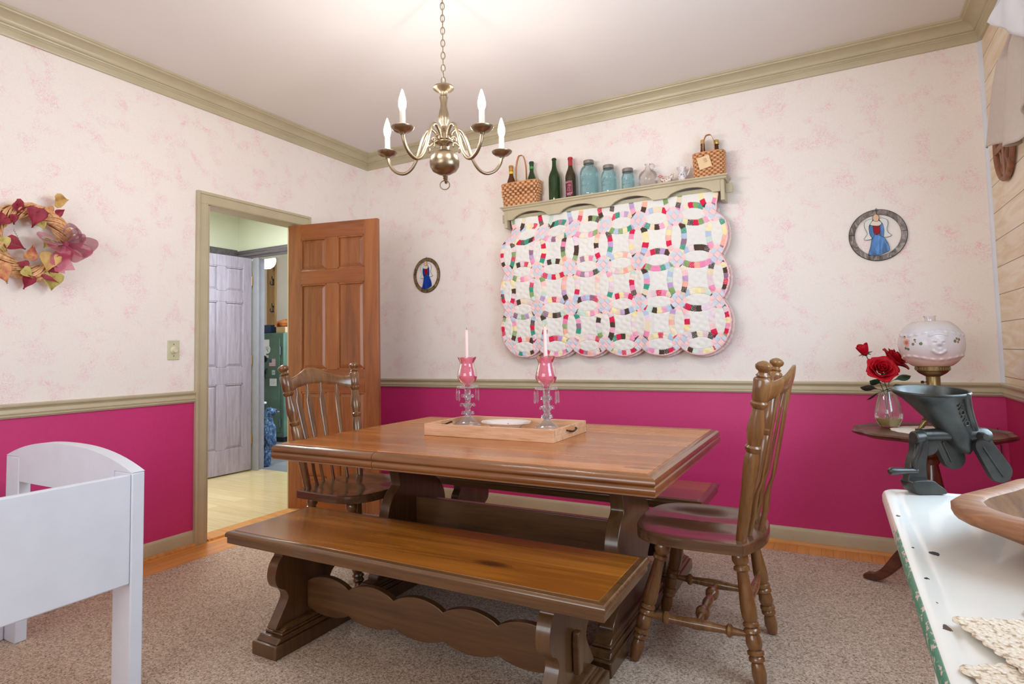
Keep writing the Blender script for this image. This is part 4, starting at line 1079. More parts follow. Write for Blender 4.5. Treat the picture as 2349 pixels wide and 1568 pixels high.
# hen figurine
t = MT('speckled_china'); vo = t.noise(t.coord(), 120, 3); t.set(Color=t.ramp(vo, [(0.40, srgb(150, 110, 96)), (0.5, srgb(224, 206, 198)), (0.62, srgb(232, 218, 210)), (0.7, srgb(150, 90, 84))]), Roughness=0.2); SPECK = t.m
hn = thing('hen_figurine', 'little speckled china hen on the shelf between jug and pitcher', 'figurine', (2.492, -0.082, SZ))
def sweep(name, pts, rad, mat, par, flat=1.0, seg=14):
    P = cat(pts, 4); k = []
    for i in range(len(rad)-1):
        for q in range(4): k.append(rad[i]+(rad[i+1]-rad[i])*q/4)
    k.append(rad[-1]); g = G(); g.tube(P, k, seg, flat=flat); return obj(name, g, mat, par, ang=60)
sweep('body', [(-0.034, 0, 0.052), (-0.028, 0, 0.044), (-0.012, 0, 0.030), (0.010, 0, 0.026), (0.028, 0, 0.038), (0.042, 0, 0.058), (0.048, 0, 0.066)], [0.007, 0.012, 0.020, 0.024, 0.019, 0.011, 0.003], SPECK, hn, 0.8)
g = G(); g.lathe([(0, 0.0), (0.018, 0.0), (0.014, 0.008), (0.010, 0.014)], 16, Matrix.Translation((0.006, 0, 0))); obj('foot', g, SPECK, hn)
ROSEC = plain('rose_china', (208, 130, 130), 0.3)
sweep('head', [(-0.026, 0, 0.050), (-0.036, 0, 0.060), (-0.040, 0, 0.066)], [0.010, 0.0095, 0.004], ROSEC, hn)
g = G(); g.lathe([(0.0045, 0), (0.003, 0.006), (0, 0.012)], 8, RY(-PI/2-0.2, (-0.042, 0, 0.060))); obj('beak', g, ROSEC, hn)
# cream pitcher shaped like a bird
t = MT('painted_china'); vo = t.noise(t.coord(), 70, 3, 0.6, 1.5); t.set(Color=t.ramp(vo, [(0.36, srgb(120, 130, 160)), (0.46, srgb(228, 222, 222)), (0.58, srgb(234, 226, 222)), (0.66, srgb(196, 130, 116))]), Roughness=0.18); PCHINA = t.m
pt = thing('cream_pitcher', 'small painted china pitcher with a spout beside the tagged basket', 'pitcher', (2.592, -0.078, SZ))
g = G(); g.lathe([(0, 0), (0.022, 0), (0.020, 0.006), (0.025, 0.02), (0.029, 0.036), (0.026, 0.052), (0.020, 0.066), (0.020, 0.078), (0.026, 0.094), (0.024, 0.094), (0.017, 0.078), (0.015, 0.06), (0, 0.05)], 28, None, wob=lambda a, z: 1+(0.35*max(0, math.cos(a-PI))**6*(z > 0.07))); obj('body', g, PCHINA, pt)
g = G(); g.tube(cat([(0.020, 0, 0.082), (0.026, 0, 0.105), (0.036, 0, 0.112), (0.046, 0, 0.098), (0.042, 0, 0.066), (0.028, 0, 0.040)], 5), 0.0035, 8); obj('handle', g, plain('white_china', (232, 226, 222), 0.2), pt)
# two small bottles in the tagged basket
GLW = plain('clear_bottle_glass', (206, 190, 172), 0.1)
def small_bottle(label, x, mat, capm, h, capr):
    b = thing('small_bottle', label, 'bottle', (x, -0.042, SZ+0.0045), 0, 'bottles on the quilt shelf')
    g = G(); g.lathe([(0, 0.001), (0.015, 0.0), (0.017, 0.006), (0.017, h*0.60), (0.0165, h*0.68), (0.0135, h*0.76), (0.0125, h*0.82), (0.0125, h*0.90), (0, h*0.90)], 24); obj('glass', g, mat, b)
    g = G(); g.lathe([(capr*0.95, h*0.885), (capr, h*0.89), (capr, h*0.985), (capr*0.9, h), (0, h)], 24); obj('cap', g, capm, b)
small_bottle('small amber bottle with a gold cap in the tagged basket', 2.792, AMBERB, plain('gold_cap', (210, 186, 110), 0.3, 0.7), 0.232, 0.017)
small_bottle('small bottle with a tall tan cork in the tagged basket', 2.712, AMBERB, plain('tan_cork', (196, 158, 96), 0.7), 0.248, 0.012)

# ================================================================== STAINED GLASS OVALS
def stained(label, cx, cz, w, h, kdark, blue, frame_c, skew):
    a = thing('stained_glass_oval', label, 'wall decoration', (cx, -0.004, cz), 0, 'oval stained glass angels')
    LEAD = plain('lead_came', (58, 48, 40), 0.5, 0.4)
    tt = MT('streaky_glass'); sv = tt.noise(tt.coord(scale=(6, 6, 3)), 6, 3, 0.6, 1.5)
    FR = tt.set(Color=tt.ramp(sv, [(0.32, srgb(*(int(c*0.62) for c in frame_c))), (0.52, srgb(*frame_c)), (0.68, srgb(*(min(255, int(c*1.35)) for c in frame_c)))]), Roughness=0.2)
    tb_ = MT('streaky_blue'); sv = tb_.noise(tb_.coord(scale=(14, 14, 4)), 3, 3, 0.5, 1.0)
    BL = tb_.set(Color=tb_.ramp(sv, [(0.35, srgb(*(int(c*0.8) for c in blue))), (0.65, srgb(*(min(255, int(c*1.2)) for c in blue)))]), Roughness=0.15)
    RD = plain('red_glass', (150, 16, 40), 0.15); SK = plain('peach_glass', (222, 184, 152), 0.25); WG = plain('pale_glass', (222, 226, 222), 0.12); WH = plain('cream_glass', (226, 214, 200), 0.2)
    rx, rz = w/2, h/2
    def P(px, py): return ((px-945)/745*rx, -((py+(px-945)*skew)-785)/655*rz)
    MP = Matrix(((1, 0, 0, 0), (0, 0, -1, 0), (0, 1, 0, 0), (0, 0, 0, 1)))
    def ring(name, r0, r1, z0, z1, mat, n=72):
        g = G(); vs = []
        for k in range(n):
            an = 2*PI*k/n
            for r, zz in ((r0, z0), (r1, z0), (r1, z1), (r0, z1)): vs.append((rx*r*math.cos(an), rz*r*math.sin(an), zz))
        fs = []
        for k in range(n):
            j = (k+1) % n
            for q in range(4): fs.append((k*4+q, k*4+(q+1) % 4, j*4+(q+1) % 4, j*4+q))
        g.add(vs, fs, MP); return obj(name, g, mat, a, ang=40)
    ring('frame', 0.805, 0.985, 0.0, 0.006, FR)
    g = G()
    for r in (0.805, 0.988): g.tube([MP @ Vector((rx*r*math.cos(2*PI*k/72), rz*r*math.sin(2*PI*k/72), 0.003)) for k in range(72)], 0.0030 if r > 0.9 else 0.0014, 6, True)
    for an in (90, 175, 5, 272):
        c, s_ = math.cos(math.radians(an)), math.sin(math.radians(an)); g.tube([MP @ Vector((rx*r*c, rz*r*s_, 0.0062)) for r in (0.81, 0.985)], 0.0016, 6)
    obj('lead_came', g, LEAD, a)
    def piece(name, pts, mat, z=0.0, out=True, th=0.004):
        pp = cat2([P(*q) for q in pts], 4, True); g = G(); g.prism(pp, th, MP @ Matrix.Translation((0, 0, z))); o = obj(name, g, mat, a, ang=30)
        if out: g = G(); g.tube([MP @ Vector((x, y, z+th*0.8)) for x, y in pp], 0.0012, 5, True); obj('came', g, LEAD, o)
    piece('wing', [(840, 375), (730, 390), (640, 450), (615, 560), (660, 680), (680, 770), (595, 900), (680, 915), (800, 860), (740, 700), (735, 560), (790, 470)], WG, 0.001)
    piece('wing', [(1000, 370), (1100, 350), (1200, 400), (1215, 500), (1180, 620), (1210, 720), (1290, 780), (1200, 825), (1090, 820), (1100, 640), (1080, 500)], WG, 0.001)
    piece('skirt', [(855, 790), (1000, 790), (1090, 830), (1190, 1000), (1220, 1150), (1150, 1210), (950, 1290), (700, 1310), (680, 1290), (740, 1120), (800, 880)], BL, 0.002)
    piece('bodice', [(840, 570), (920, 545), (1000, 550), (1010, 680), (960, 760), (900, 765), (845, 690)], RD, 0.004)
    piece('sleeve', [(765, 535), (840, 565), (840, 700), (860, 790), (800, 860), (745, 760), (735, 620)], BL, 0.003)
    piece('sleeve', [(1065, 470), (1105, 600), (1100, 740), (1085, 820), (1030, 810), (1000, 740), (1010, 550)], BL, 0.003)
    piece('collar', [(850, 420), (990, 420), (1055, 480), (1000, 540), (900, 550), (770, 530), (790, 475)], WH, 0.005)
    piece('head', [(920, 250), (985, 290), (995, 360), (970, 420), (915, 440), (860, 415), (845, 350), (865, 285)], SK, 0.006)
    g = G(); g.tube(cat([(0, -0.003, rz*0.98), (-0.004, -0.003, rz*1.03), (0.0, -0.002, rz*1.05), (0.004, -0.003, rz*1.02)], 4), 0.001, 5); obj('hanging_loop', g, LEAD, a)
stained('round stained glass angel in pale blue on the wallpaper above the rose vase', 3.592, 1.705, 0.268, 0.279, 1.0, (84, 130, 188), (128, 118, 112), 0.10)
stained('narrow stained glass angel in deep blue between the open door and the quilt', 0.602, 1.722, 0.252, 0.274, 1.0, (20, 62, 150), (122, 100, 74), 0.10)

# ================================================================== WREATH
VINE = wood('grapevine', (168, 116, 68), (222, 172, 120), (238, 200, 156), 'x', 0.6, scale=3)
wr = thing('wreath', 'grapevine wreath with burgundy ivy leaves and a sheer bow on the wallpaper', 'wreath', (0.040, -2.462, 1.682))
def W(y, z, x=0.0): return Vector((x, y, z))
g = G()
for k in range(22):
    ph = 2*PI*k/22; rr = random.uniform(0.024, 0.037); R = 0.150+random.uniform(-0.004, 0.004); tw = 3; pts = []
    for i in range(72):
        th = 2*PI*i/72; m = tw*th+ph; r = rr*(1+0.1*math.sin(5*th+k))
        pts.append(W((R+r*math.cos(m))*math.cos(th)*1.02, (R+r*math.cos(m))*math.sin(th), r*math.sin(m)*0.8))
    g.tube(pts, random.uniform(0.0036, 0.0058), 6, True)
obj('vine_ring', g, VINE, wr)
def leafm(name, c1, c2):
    t = MT(name); n_ = t.noise(t.coord(), 25, 3); return t.set(Color=t.ramp(n_, [(0.35, srgb(*c1)), (0.65, srgb(*c2))]), Roughness=0.6)
BURG = leafm('burgundy_leaf', (128, 24, 44), (158, 40, 62)); TAN = leafm('tan_leaf', (196, 152, 84), (214, 178, 110)); GOLDL = leafm('gold_green_leaf', (176, 160, 78), (200, 184, 112)); MIXL = leafm('russet_leaf', (170, 60, 66), (214, 160, 100))
def leaf(par, name, mat, y, z, x, size, rot, tilt=0.3, roll_=0.0, fold=0.25):
    base_ = [(0, 0), (0.10, 0.16), (0.34, 0.30), (0.52, 0.16), (0.50, -0.10), (0.36, -0.34), (0.16, -0.58), (0, -0.86)]
    half = [(a, b) for a, b in base_]; vs = []; fs = []
    nseg = 5
    for a, b in half:
        for s in range(-nseg, nseg+1):
            q = s/nseg; vs.append((a*q, b if s else b-0.02, fold*abs(a*q)+0.10*math.sin(b*3+q*2)-0.05*(b*b)))
    m = 2*nseg+1
    # outline runs down the leaf: spans across
    for i in range(len(half)-1):
        for k in range(m-1): fs.append((i*m+k, i*m+k+1, (i+1)*m+k+1, (i+1)*m+k))
    M = Matrix.Translation((x, y, z)) @ Matrix(((0, 0, 1, 0), (1, 0, 0, 0), (0, 1, 0, 0), (0, 0, 0, 1))) @ Matrix.Rotation(rot, 4, 'Z') @ Matrix.Rotation(tilt, 4, 'X') @ Matrix.Rotation(roll_, 4, 'Y') @ Matrix.Scale(size, 4)
    g = G(); g.add(vs, fs, M); return obj(name, g, mat, par, solid=0.0012, ang=60)
wl = [(BURG, -0.075, 0.155, 0.035, 0.080, 0.9), (BURG, 0.002, 0.135, 0.04, 0.105, -0.15), (BURG, -0.125, 0.085, 0.035, 0.07, -0.7), (BURG, -0.085, 0.10, 0.03, 0.05, 0.2),
      (TAN, 0.098, 0.215, 0.03, 0.085, 1.9), (MIXL, 0.060, 0.165, 0.03, 0.05, 0.5), (BURG, 0.105, 0.155, 0.025, 0.045, 2.3), (GOLDL, -0.125, -0.02, 0.03, 0.075, 0.1), (BURG, -0.095, -0.025, 0.035, 0.085, 1.2),
      (GOLDL, 0.035, 0.09, 0.02, 0.045, 0.3), (BURG, -0.04, -0.115, 0.03, 0.055, 0.4), (MIXL, -0.02, -0.075, 0.045, 0.075, 3.0), (GOLDL, -0.035, -0.150, 0.035, 0.065, 0.9), (BURG, -0.015, -0.182, 0.02, 0.075, -0.2),
      (TAN, 0.062, -0.075, 0.045, 0.105, -0.2), (MIXL, 0.092, -0.10, 0.04, 0.07, 0.1), (GOLDL, 0.085, -0.165, 0.03, 0.10, 0.1), (BURG, 0.07, -0.15, 0.03, 0.08, 0.7), (MIXL, -0.135, -0.15, 0.04, 0.10, 0.4), (GOLDL, 0.055, 0.0, 0.05, 0.055, -0.6)]
for i, (m, y, z, x, s, r) in enumerate(wl): leaf(wr, 'leaf', m, y, z, x, s*0.82, r, random.uniform(-0.3, 0.4), random.uniform(-0.5, 0.5), 0.25)
g = G()
for (y, z, x, n_, am) in ((-0.075, 0.045, 0.01, 20, 0.006), (0.10, -0.155, 0.02, 14, 0.005)):
    g.tube([W(y+0.0012*k, z-0.0022*k+am*0.4*math.sin(k*1.5), x+am*math.cos(k*1.5)) for k in range(n_)], 0.0008, 5)
obj('tendril', g, leafm('tendril_green', (90, 80, 50), (120, 110, 70)), wr)
def ribbon_mat():
    m = bpy.data.materials.new('sheer_burgundy'); m.use_nodes = True; t = m.node_tree; b = t.nodes['Principled BSDF']
    n_ = t.nodes.new('ShaderNodeTexNoise'); n_.inputs['Scale'].default_value = 12
    r = t.nodes.new('ShaderNodeValToRGB'); r.color_ramp.elements[0].color = srgb(164, 40, 76); r.color_ramp.elements[1].color = srgb(200, 84, 116)
    t.links.new(n_.outputs[0], r.inputs[0]); t.links.new(r.outputs[0], b.inputs['Base Color']); b.inputs['Alpha'].default_value = 0.74; b.inputs['Roughness'].default_value = 0.4
    b.inputs['Sheen Weight'].default_value = 0.4; return m
SHEER = ribbon_mat()
bow = obj('bow_knot', G().lathe([(0, -0.014), (0.010, -0.010), (0.014, 0), (0.010, 0.010), (0, 0.014)], 14, Matrix.Translation((0.055, 0.125, 0.0))), SHEER, wr)
def loop(cy, cz, ang, L, wdt, lift=0.03, tail=False):
    P = [(0, 0, 0), (L*0.45, wdt*0.55, lift), (L*0.9, wdt*0.5, lift*1.3), (L, 0, lift*1.2), (L*0.85, -wdt*0.5, lift*0.9), (L*0.4, -wdt*0.4, lift*0.4), (0, 0, 0)] if not tail else [(0, 0, 0), (L*0.3, 0.008, lift), (L*0.6, -0.006, lift*0.5), (L, 0.004, lift*0.8)]
    P = cat(P, 6); ca, sa = math.cos(ang), math.sin(ang); vs = []; fs = []
    n_ = len(P)
    for i, p in enumerate(P):
        u = i/(n_-1); h = 0.034*(0.25+0.75*min(1, math.sin(PI*min(u, 1-u if not tail else 0.5))*1.6)) if not tail else 0.022*(0.3+0.7*min(1, u*3))
        for q in (-1, 0, 1):
            # ribbon width runs mostly out from the wall for loops, along the wall for tails
            if tail: yy, zz, xx = p.x, p.y+q*h, p.z+0.004*math.sin(u*9)*q
            else: yy, zz, xx = p.x, p.y+q*h*0.45, p.z+q*h*0.85
            vs.append((0.045+xx, cy+yy*ca-zz*sa, cz+yy*sa+zz*ca))
    for i in range(n_-1):
        for q in range(2): fs.append((i*3+q, i*3+q+1, i*3+4+q, i*3+3+q))
    g = G(); g.add(vs, fs); return g
for ang, L, w_ in ((3.0, 0.125, 0.03), (1.25, 0.09, 0.06), (0.75, 0.075, 0.05), (-0.12, 0.125, 0.055), (-0.65, 0.105, 0.05), (1.9, 0.065, 0.04), (-2.7, 0.075, 0.035), (0.25, 0.075, 0.04)):
    obj('bow_loop', loop(0.122, 0.002, ang, L, w_), SHEER, bow, ang=70)
for ang, L in ((-1.75, 0.145), (-1.42, 0.13), (-2.0, 0.12)):
    obj('ribbon_tail', loop(0.122, 0.0, ang, L, 0.02, 0.02, True), SHEER, bow, ang=70)
# ================================================================== LAMP TABLE IN THE CORNER
MAHOG = wood('dark_mahogany', (50, 24, 15), (82, 40, 24), (106, 56, 34), 'x', 0.35, 0.2)
CX, CY, CZ = 3.707, -0.60, 0.730
lt = thing('tripod_table', 'small dark mahogany pie crust tripod table in the corner with an oil lamp and roses', 'table', (CX, CY, RUGZ))
zz0 = CZ-RUGZ
wobt = lambda a, z: 1+0.022*abs(math.sin(6*a+0.4))-0.012*math.cos(12*a+0.8)
g = G(); g.lathe([(0, zz0-0.022), (0.250, zz0-0.022), (0.272, zz0-0.018), (0.288, zz0-0.010), (0.290, zz0-0.002), (0.284, zz0+0.005), (0.276, zz0+0.004), (0.266, zz0-0.002), (0.255, zz0), (0, zz0)], 96, None, wob=lambda a, z: wobt(a, z)); obj('tabletop', g, MAHOG, lt)
g = G(); g.lathe([(0, 0.17), (0.022, 0.175), (0.032, 0.19), (0.036, 0.21), (0.030, 0.23), (0.038, 0.24), (0.038, 0.25), (0.029, 0.262), (0.033, 0.30), (0.040, 0.36), (0.043, 0.42), (0.040, 0.48), (0.030, 0.54), (0.024, 0.575), (0.030, 0.585), (0.032, 0.60), (0.024, 0.61), (0.030, 0.64), (0.048, 0.67), (0.060, zz0-0.022), (0, zz0-0.022)], 28); obj('pedestal', g, wood('mahogany_turned', (60, 26, 16), (98, 48, 28), (120, 64, 40), 'z', 0.2, 0.4), lt)
for k in range(3):
    a = math.radians(152+120*k); M = RZ(a)
    P = cat2([(0.022, 0.255), (0.07, 0.245), (0.13, 0.20), (0.18, 0.135), (0.225, 0.07), (0.262, 0.040), (0.290, 0.034), (0.308, 0.018), (0.303, 0.004), (0.270, 0.003), (0.235, 0.013), (0.205, 0.034), (0.165, 0.075), (0.12, 0.125), (0.075, 0.165), (0.022, 0.19)], 4, True)
    g = G(); g.prism(P, 0.03, M @ Matrix(((1, 0, 0, 0), (0, 0, 1, -0.015), (0, 1, 0, 0), (0, 0, 0, 1)))); obj('leg', g, MAHOG, lt, bevel=0.005, ang=50)
# doily
CROCH = plain('cream_crochet', (236, 226, 214), 0.8, var=0.1, scale=160)
g = G(); g.lathe([(0, 0.0002), (0.150, 0.0002), (0.168, 0.0004), (0.168, 0.0016), (0.150, 0.0022), (0.11, 0.0028), (0.06, 0.002), (0, 0.0022)], 90, None, wob=lambda a, z: 1+0.035*abs(math.sin(9*a)))
dl = obj('lace_doily', g, CROCH); dl.location = (3.735, -0.585, CZ); tag(dl, 'cream lace doily under the oil lamp on the mahogany tripod table', 'doily')
# oil lamp
la = thing('oil_lamp', 'antique oil lamp with a frosted globe painted with flowers and a raised lion face', 'lamp', (3.733, -0.575, CZ+0.003))
LBR = plain('lamp_brass', (126, 104, 66), 0.35, 0.9, var=0.15)
PKG = plain('pink_satin_glass', (226, 190, 186), 0.25, var=0.05)
g = G(); g.lathe([(0, 0.05), (0.03, 0.05), (0.05, 0.06), (0.064, 0.09), (0.066, 0.12), (0.058, 0.15), (0.036, 0.175), (0.026, 0.185), (0, 0.185)], 32); obj('font', g, PKG, la)
g = G(); g.lathe([(0, 0.038), (0.045, 0.038), (0.05, 0.044), (0.05, 0.05), (0.03, 0.056), (0, 0.056)], 32); 
for k in range(4):
    a = k*PI/2+0.55; c, s = math.cos(a), math.sin(a)
    g.tube([(0.035*c, 0.035*s, 0.042), (0.055*c, 0.055*s, 0.035), (0.066*c, 0.066*s, 0.02), (0.078*c, 0.078*s, 0.006), (0.092*c, 0.092*s, 0.005)], [0.010, 0.010, 0.008, 0.006, 0.005], 10)
obj('footed_base', g, LBR, la)
g = G(); g.lathe([(0.026, 0.18), (0.028, 0.185), (0.028, 0.190), (0.0265, 0.192), (0.0265, 0.236), (0.030, 0.238), (0.050, 0.250), (0.058, 0.258), (0.060, 0.262), (0.064, 0.263), (0.0645, 0.281), (0.060, 0.282), (0, 0.282)], 40); obj('burner', g, LBR, la)
g = G()
for k in range(36):
    a = 2*PI*k/36; g.box((0.0645*math.cos(a), 0.0645*math.sin(a), 0.272), (0.002, 0.004, 0.010), None)
obj('gallery_beading', g, LBR, la)
g = G(); g.turn((-0.024, -0.012, 0.212), (-0.046, -0.022, 0.212), [(0, .002), (.6, .002), (.62, .006), (.95, .006), (1, .004)], 12); obj('wick_knob', g, METK, la)
# globe: frosted glass with relief
t = MT('painted_frosted_globe'); base_c = srgb(206, 198, 194)
sp = t.n('SeparateXYZ'); t.L(t.coord(), sp.inputs[0])
warm = t.ramp(t.math('MULTIPLY_ADD', sp.outputs[2], 5.0, -1.4), [(0.0, srgb(222, 168, 146)), (0.35, srgb(212, 194, 192)), (0.8, srgb(206, 198, 198)), (1.0, srgb(208, 188, 178))])
def spot(az, zc, r, cr, cc, nz=0.25):
    """flower or leaf painted at angle az, height zc on the globe"""
    x, y = 0.121*math.cos(az), 0.121*math.sin(az)
    v = t.n('VectorMath', operation='DISTANCE'); t.L(t.coord(), v.inputs[0]); v.inputs[1].default_value = (x, y, zc)
    d = t.math('ADD', v.outputs['Value'], t.math('MULTIPLY', t.math('SUBTRACT', t.noise(t.coord(), 60, 2), 0.5), r*nz*2))
    return t.math('LESS_THAN', d, r), cc
col = warm
RB, GB = srgb(176, 96, 84), srgb(96, 106, 76)
az0 = -1.95
for az, zc, r, cc in ((az0-0.52, 0.386, 0.017, srgb(206, 150, 136)), (az0-0.52, 0.386, 0.009, RB), (az0-0.60, 0.408, 0.007, srgb(216, 160, 140)), (az0-0.58, 0.362, 0.006, GB), (az0-0.48, 0.358, 0.006, GB), (az0-0.60, 0.414, 0.004, GB), (az0-0.28, 0.380, 0.006, GB), (az0-0.20, 0.390, 0.004, RB), (az0-0.22, 0.398, 0.005, GB), (az0-0.03, 0.382, 0.007, GB), (az0+1.02, 0.390, 0.007, GB), (az0+1.1, 0.400, 0.005, GB), (az0+1.14, 0.386, 0.006, RB), (az0+1.2, 0.396, 0.006, GB)):
    m_, c_ = spot(az, zc, r, None, cc, 0.5); col = t.mix(m_, col, c_)
t.set(Color=col, Roughness=0.22); t.b.inputs['Subsurface Weight'].default_value = 0.25; t.b.inputs['Subsurface Radius'].default_value = (0.02, 0.015, 0.012); t.b.inputs['Subsurface Scale'].default_value = 1.0
GLOBE = t.m
zc, R = 0.379, 0.1215
faz = az0+0.50
def bump_(du, dz, a, z, s, h): return h*math.exp(-((du/s)**2+(dz/s)**2))
def globe(u, v):
    th = 0.50+v*(PI-0.50-0.54); a = 2*PI*u
    z_ = zc-0.112*math.cos(PI-th); r = R*math.sin(th)**0.82; h = 0
    da = ((a-faz+PI) % (2*PI))-PI; X = da*0.118; Z = z_-zc
    # bearded face in relief
    h += 0.007*math.exp(-((X/0.030)**4+(Z/0.040)**4))
    h += bump_(X, Z-0.002, a, z_, 0.008, 0.009)+bump_(X-0.013, Z-0.014, a, z_, 0.007, 0.005)+bump_(X+0.013, Z-0.014, a, z_, 0.007, 0.005)
    h -= bump_(X-0.012, Z-0.006, a, z_, 0.0045, 0.005)+bump_(X+0.012, Z-0.006, a, z_, 0.0045, 0.005)+bump_(X, Z+0.012, a, z_, 0.006, 0.004)
    for k in range(9): kk = (k-4)/4; h += bump_(X-0.030*kk, Z-0.040-0.006*math.cos(kk*2), a, z_, 0.0055, 0.006)
    for k in range(7): kk = (k-3)/3; h += bump_(X-0.020*kk, Z+0.030+0.012*(1-kk*kk), a, z_, 0.006, 0.005)
    # swags above and below
    sw = 0.047+0.010*math.cos(a*3-faz*3); h += 0.005*math.exp(-((Z-sw)/0.006)**2)*(0.8+0.4*math.sin(a*26))
    sw = -0.060-0.008*math.cos(a*3-faz*3); h += 0.005*math.exp(-((Z-sw)/0.006)**2)*(0.8+0.4*math.sin(a*22))
    return ((r+h)*math.cos(a), (r+h)*math.sin(a), z_)
g = G(); g.grid(globe, 240, 110, True, False); obj('glass_globe', g, GLOBE, la, ang=80, solid=0.002)
g = G(); g.lathe([(0.030, 0.283), (0.036, 0.31), (0.042, 0.34), (0.036, 0.40), (0.028, 0.45), (0.0225, 0.482), (0.0225, 0.494), (0.0265, 0.503)], 28); obj('chimney', g, CLEAR, la)
# vase
THING = glass('clear_vase_glass', (246, 246, 244), 0.03, mixw=0.95)
vz = thing('glass_vase', 'clear teardrop glass vase with yellow green water on the tripod table', 'vase', (3.565, -0.50, CZ+0.0015))
g = G(); g.lathe([(0, 0.004), (0.03, 0.001), (0.038, 0.003), (0.047, 0.020), (0.055, 0.038), (0.058, 0.056), (0.054, 0.085), (0.045, 0.120), (0.034, 0.150), (0.027, 0.170), (0.025, 0.182)], 36); obj('glass', g, THING, vz)
WATER = glass('yellow_green_water', (222, 206, 84), 0.05, mixw=0.62)
g = G(); g.lathe([(0, 0.006), (0.028, 0.006), (0.036, 0.008), (0.0445, 0.022), (0.0512, 0.036), (0.052, 0.040), (0, 0.040)], 32); obj('water', g, WATER, vz)
# roses
PET = plain('rose_red', (168, 6, 24), 0.6, var=0.25, scale=60); PET.node_tree.nodes['Principled BSDF'].inputs['Specular IOR Level'].default_value = 0.2
STEM = plain('rose_stem', (88, 84, 58), 0.6); RLEAF = leafm('rose_leaf', (34, 62, 42), (52, 88, 58)); DLEAF = leafm('dry_leaf', (52, 46, 38), (74, 66, 52))
VB = Vector((3.565, -0.50, CZ+0.0015))
RT = Vector((0.87, 0.493, 0)); FW = Vector((-0.493, 0.87, 0))
def rose(label, head, foot, size, tilt, openness, leaves, off=0.0):
    """head and foot relative to the vase base: along the table front, away, up"""
    h = RT*head[0]+FW*head[1]+Vector((0, 0, head[2])); f = RT*foot[0]+FW*foot[1]+Vector((0, 0, foot[2]))
    r = thing('rose', label, 'flower', VB, 0, 'red roses in the vase')
    neck = FW*off+Vector((0, 0, 0.165))+RT*(head[0]*0.12); f = f+FW*off
    d = (h-neck).normalized()
    g = G(); g.tube(cat([f, f*0.4+neck*0.6, neck, neck*0.45+h*0.55, h], 6), 0.0022, 7); obj('stem', g, STEM, r)
    ax = (d+RT*tilt[0]+FW*tilt[1]).normalized(); q = ax.to_track_quat('Z', 'Y').to_matrix().to_4x4(); q.translation = h
    rings = [(0.10, 3, 0.62, 0.05), (0.22, 3, 0.66, 0.12), (0.36, 4, 0.66, 0.22), (0.50, 5, 0.60, 0.36), (0.62, 5, 0.50, 0.62)][: (5 if openness > 0.4 else 3)]
    for ri, (rad, n_, ht, flare) in enumerate(rings):
        for k in range(n_):
            a0 = 2*PI*k/n_+ri*0.7; wd_ = 2*PI/n_*0.80
            def petal(u, v):
                s = (u-0.5)*2; w = wd_*(1-0.25*v*v)
                rr = size*rad*(0.50+0.62*math.sin(v*1.5)+flare*openness*0.75*v**3); zz = size*(0.02+ht*1.25*v-0.10*s*s*v-flare*openness*0.30*v**4)
                a = a0+s*w*(0.45+0.55*math.sin(PI*min(1, v*0.72+0.12)))
                rr *= 1+0.08*math.sin(3*s+ri)*v; return (rr*math.cos(a), rr*math.sin(a), zz)
            g = G(); g.grid(petal, 9, 8, M=q); obj('petal', g, PET, r, solid=0.0010, ang=80)
    g = G()
    for k in range(5):
        a = 2*PI*k/5; L = size*0.75
        P = [q @ Vector((L*t_*0.7*math.cos(a), L*t_*0.7*math.sin(a), size*(0.02-0.25*t_**2+0.25*t_))) for t_ in (0, 0.3, 0.6, 0.85, 1)]
        g.tube(P, [0.003, 0.005, 0.004, 0.0025, 0.0006], 6, flat=0.3)
    g.lathe([(0, -0.006), (0.006, -0.004), (0.009, 0.004), (0.006, 0.010), (0, 0.011)], 10, q); obj('calyx', g, RLEAF, r)
    for (x, y, zz, s, rot, m) in leaves:
        g = G(); p0 = neck*0.7+h*0.3 if zz > 0.2 else neck
        tip = RT*x+FW*y+Vector((0, 0, zz)); mid = (p0+tip)/2+Vector((0, 0, 0.012)); dd = (tip-p0).normalized(); sd = dd.cross(Vector((0, 0, 1))).normalized()
        sd = (sd*math.cos(rot)+dd.cross(sd)*math.sin(rot)).normalized()
        vs = []; n_ = 9
        for i in range(n_):
            u = i/(n_-1); base_p = p0*(1-u)**2+mid*2*u*(1-u)+tip*u*u; w = s*max(0.0, math.sin(PI*max(0, (u-0.35)/0.65)))**0.8+0.0012
            for e in (-1, 0, 1): vs.append(base_p+sd*w*e+dd.cross(sd)*(0.25*w*abs(e)))
        fs = [(i*3+e, i*3+e+1, i*3+4+e, i*3+3+e) for i in range(n_-1) for e in (0, 1)]
        g.add(vs, fs); obj('leaf', g, m, r, solid=0.0008, ang=70)
rose('single tight red rosebud standing off from the pair in the vase', (-0.078, 0.02, 0.335), (0.012, 0.004, 0.012), 0.062, (-0.05, -0.1), 0.12, [(-0.125, 0.0, 0.185, 0.017, 0.9, DLEAF), (-0.085, 0.02, 0.125, 0.015, 0.6, DLEAF)], 0.012)
rose('open red rose nearest the vase mouth, facing the room', (-0.048, -0.035, 0.258), (0.016, 0.0, 0.012), 0.068, (-0.1, -1.3), 0.9, [(-0.040, -0.060, 0.180, 0.030, 0.4, RLEAF), (-0.085, -0.01, 0.215, 0.024, 0.7, RLEAF), (0.035, -0.045, 0.185, 0.024, 0.9, RLEAF)], -0.012)
rose('open red rose leaning toward the oil lamp', (0.036, 0.02, 0.297), (-0.014, 0.004, 0.012), 0.070, (0.5, -0.8), 0.95, [(0.100, -0.02, 0.235, 0.020, 0.7, RLEAF), (0.115, -0.03, 0.165, 0.013, 1.0, DLEAF), (0.060, -0.03, 0.190, 0.024, 0.6, RLEAF)])

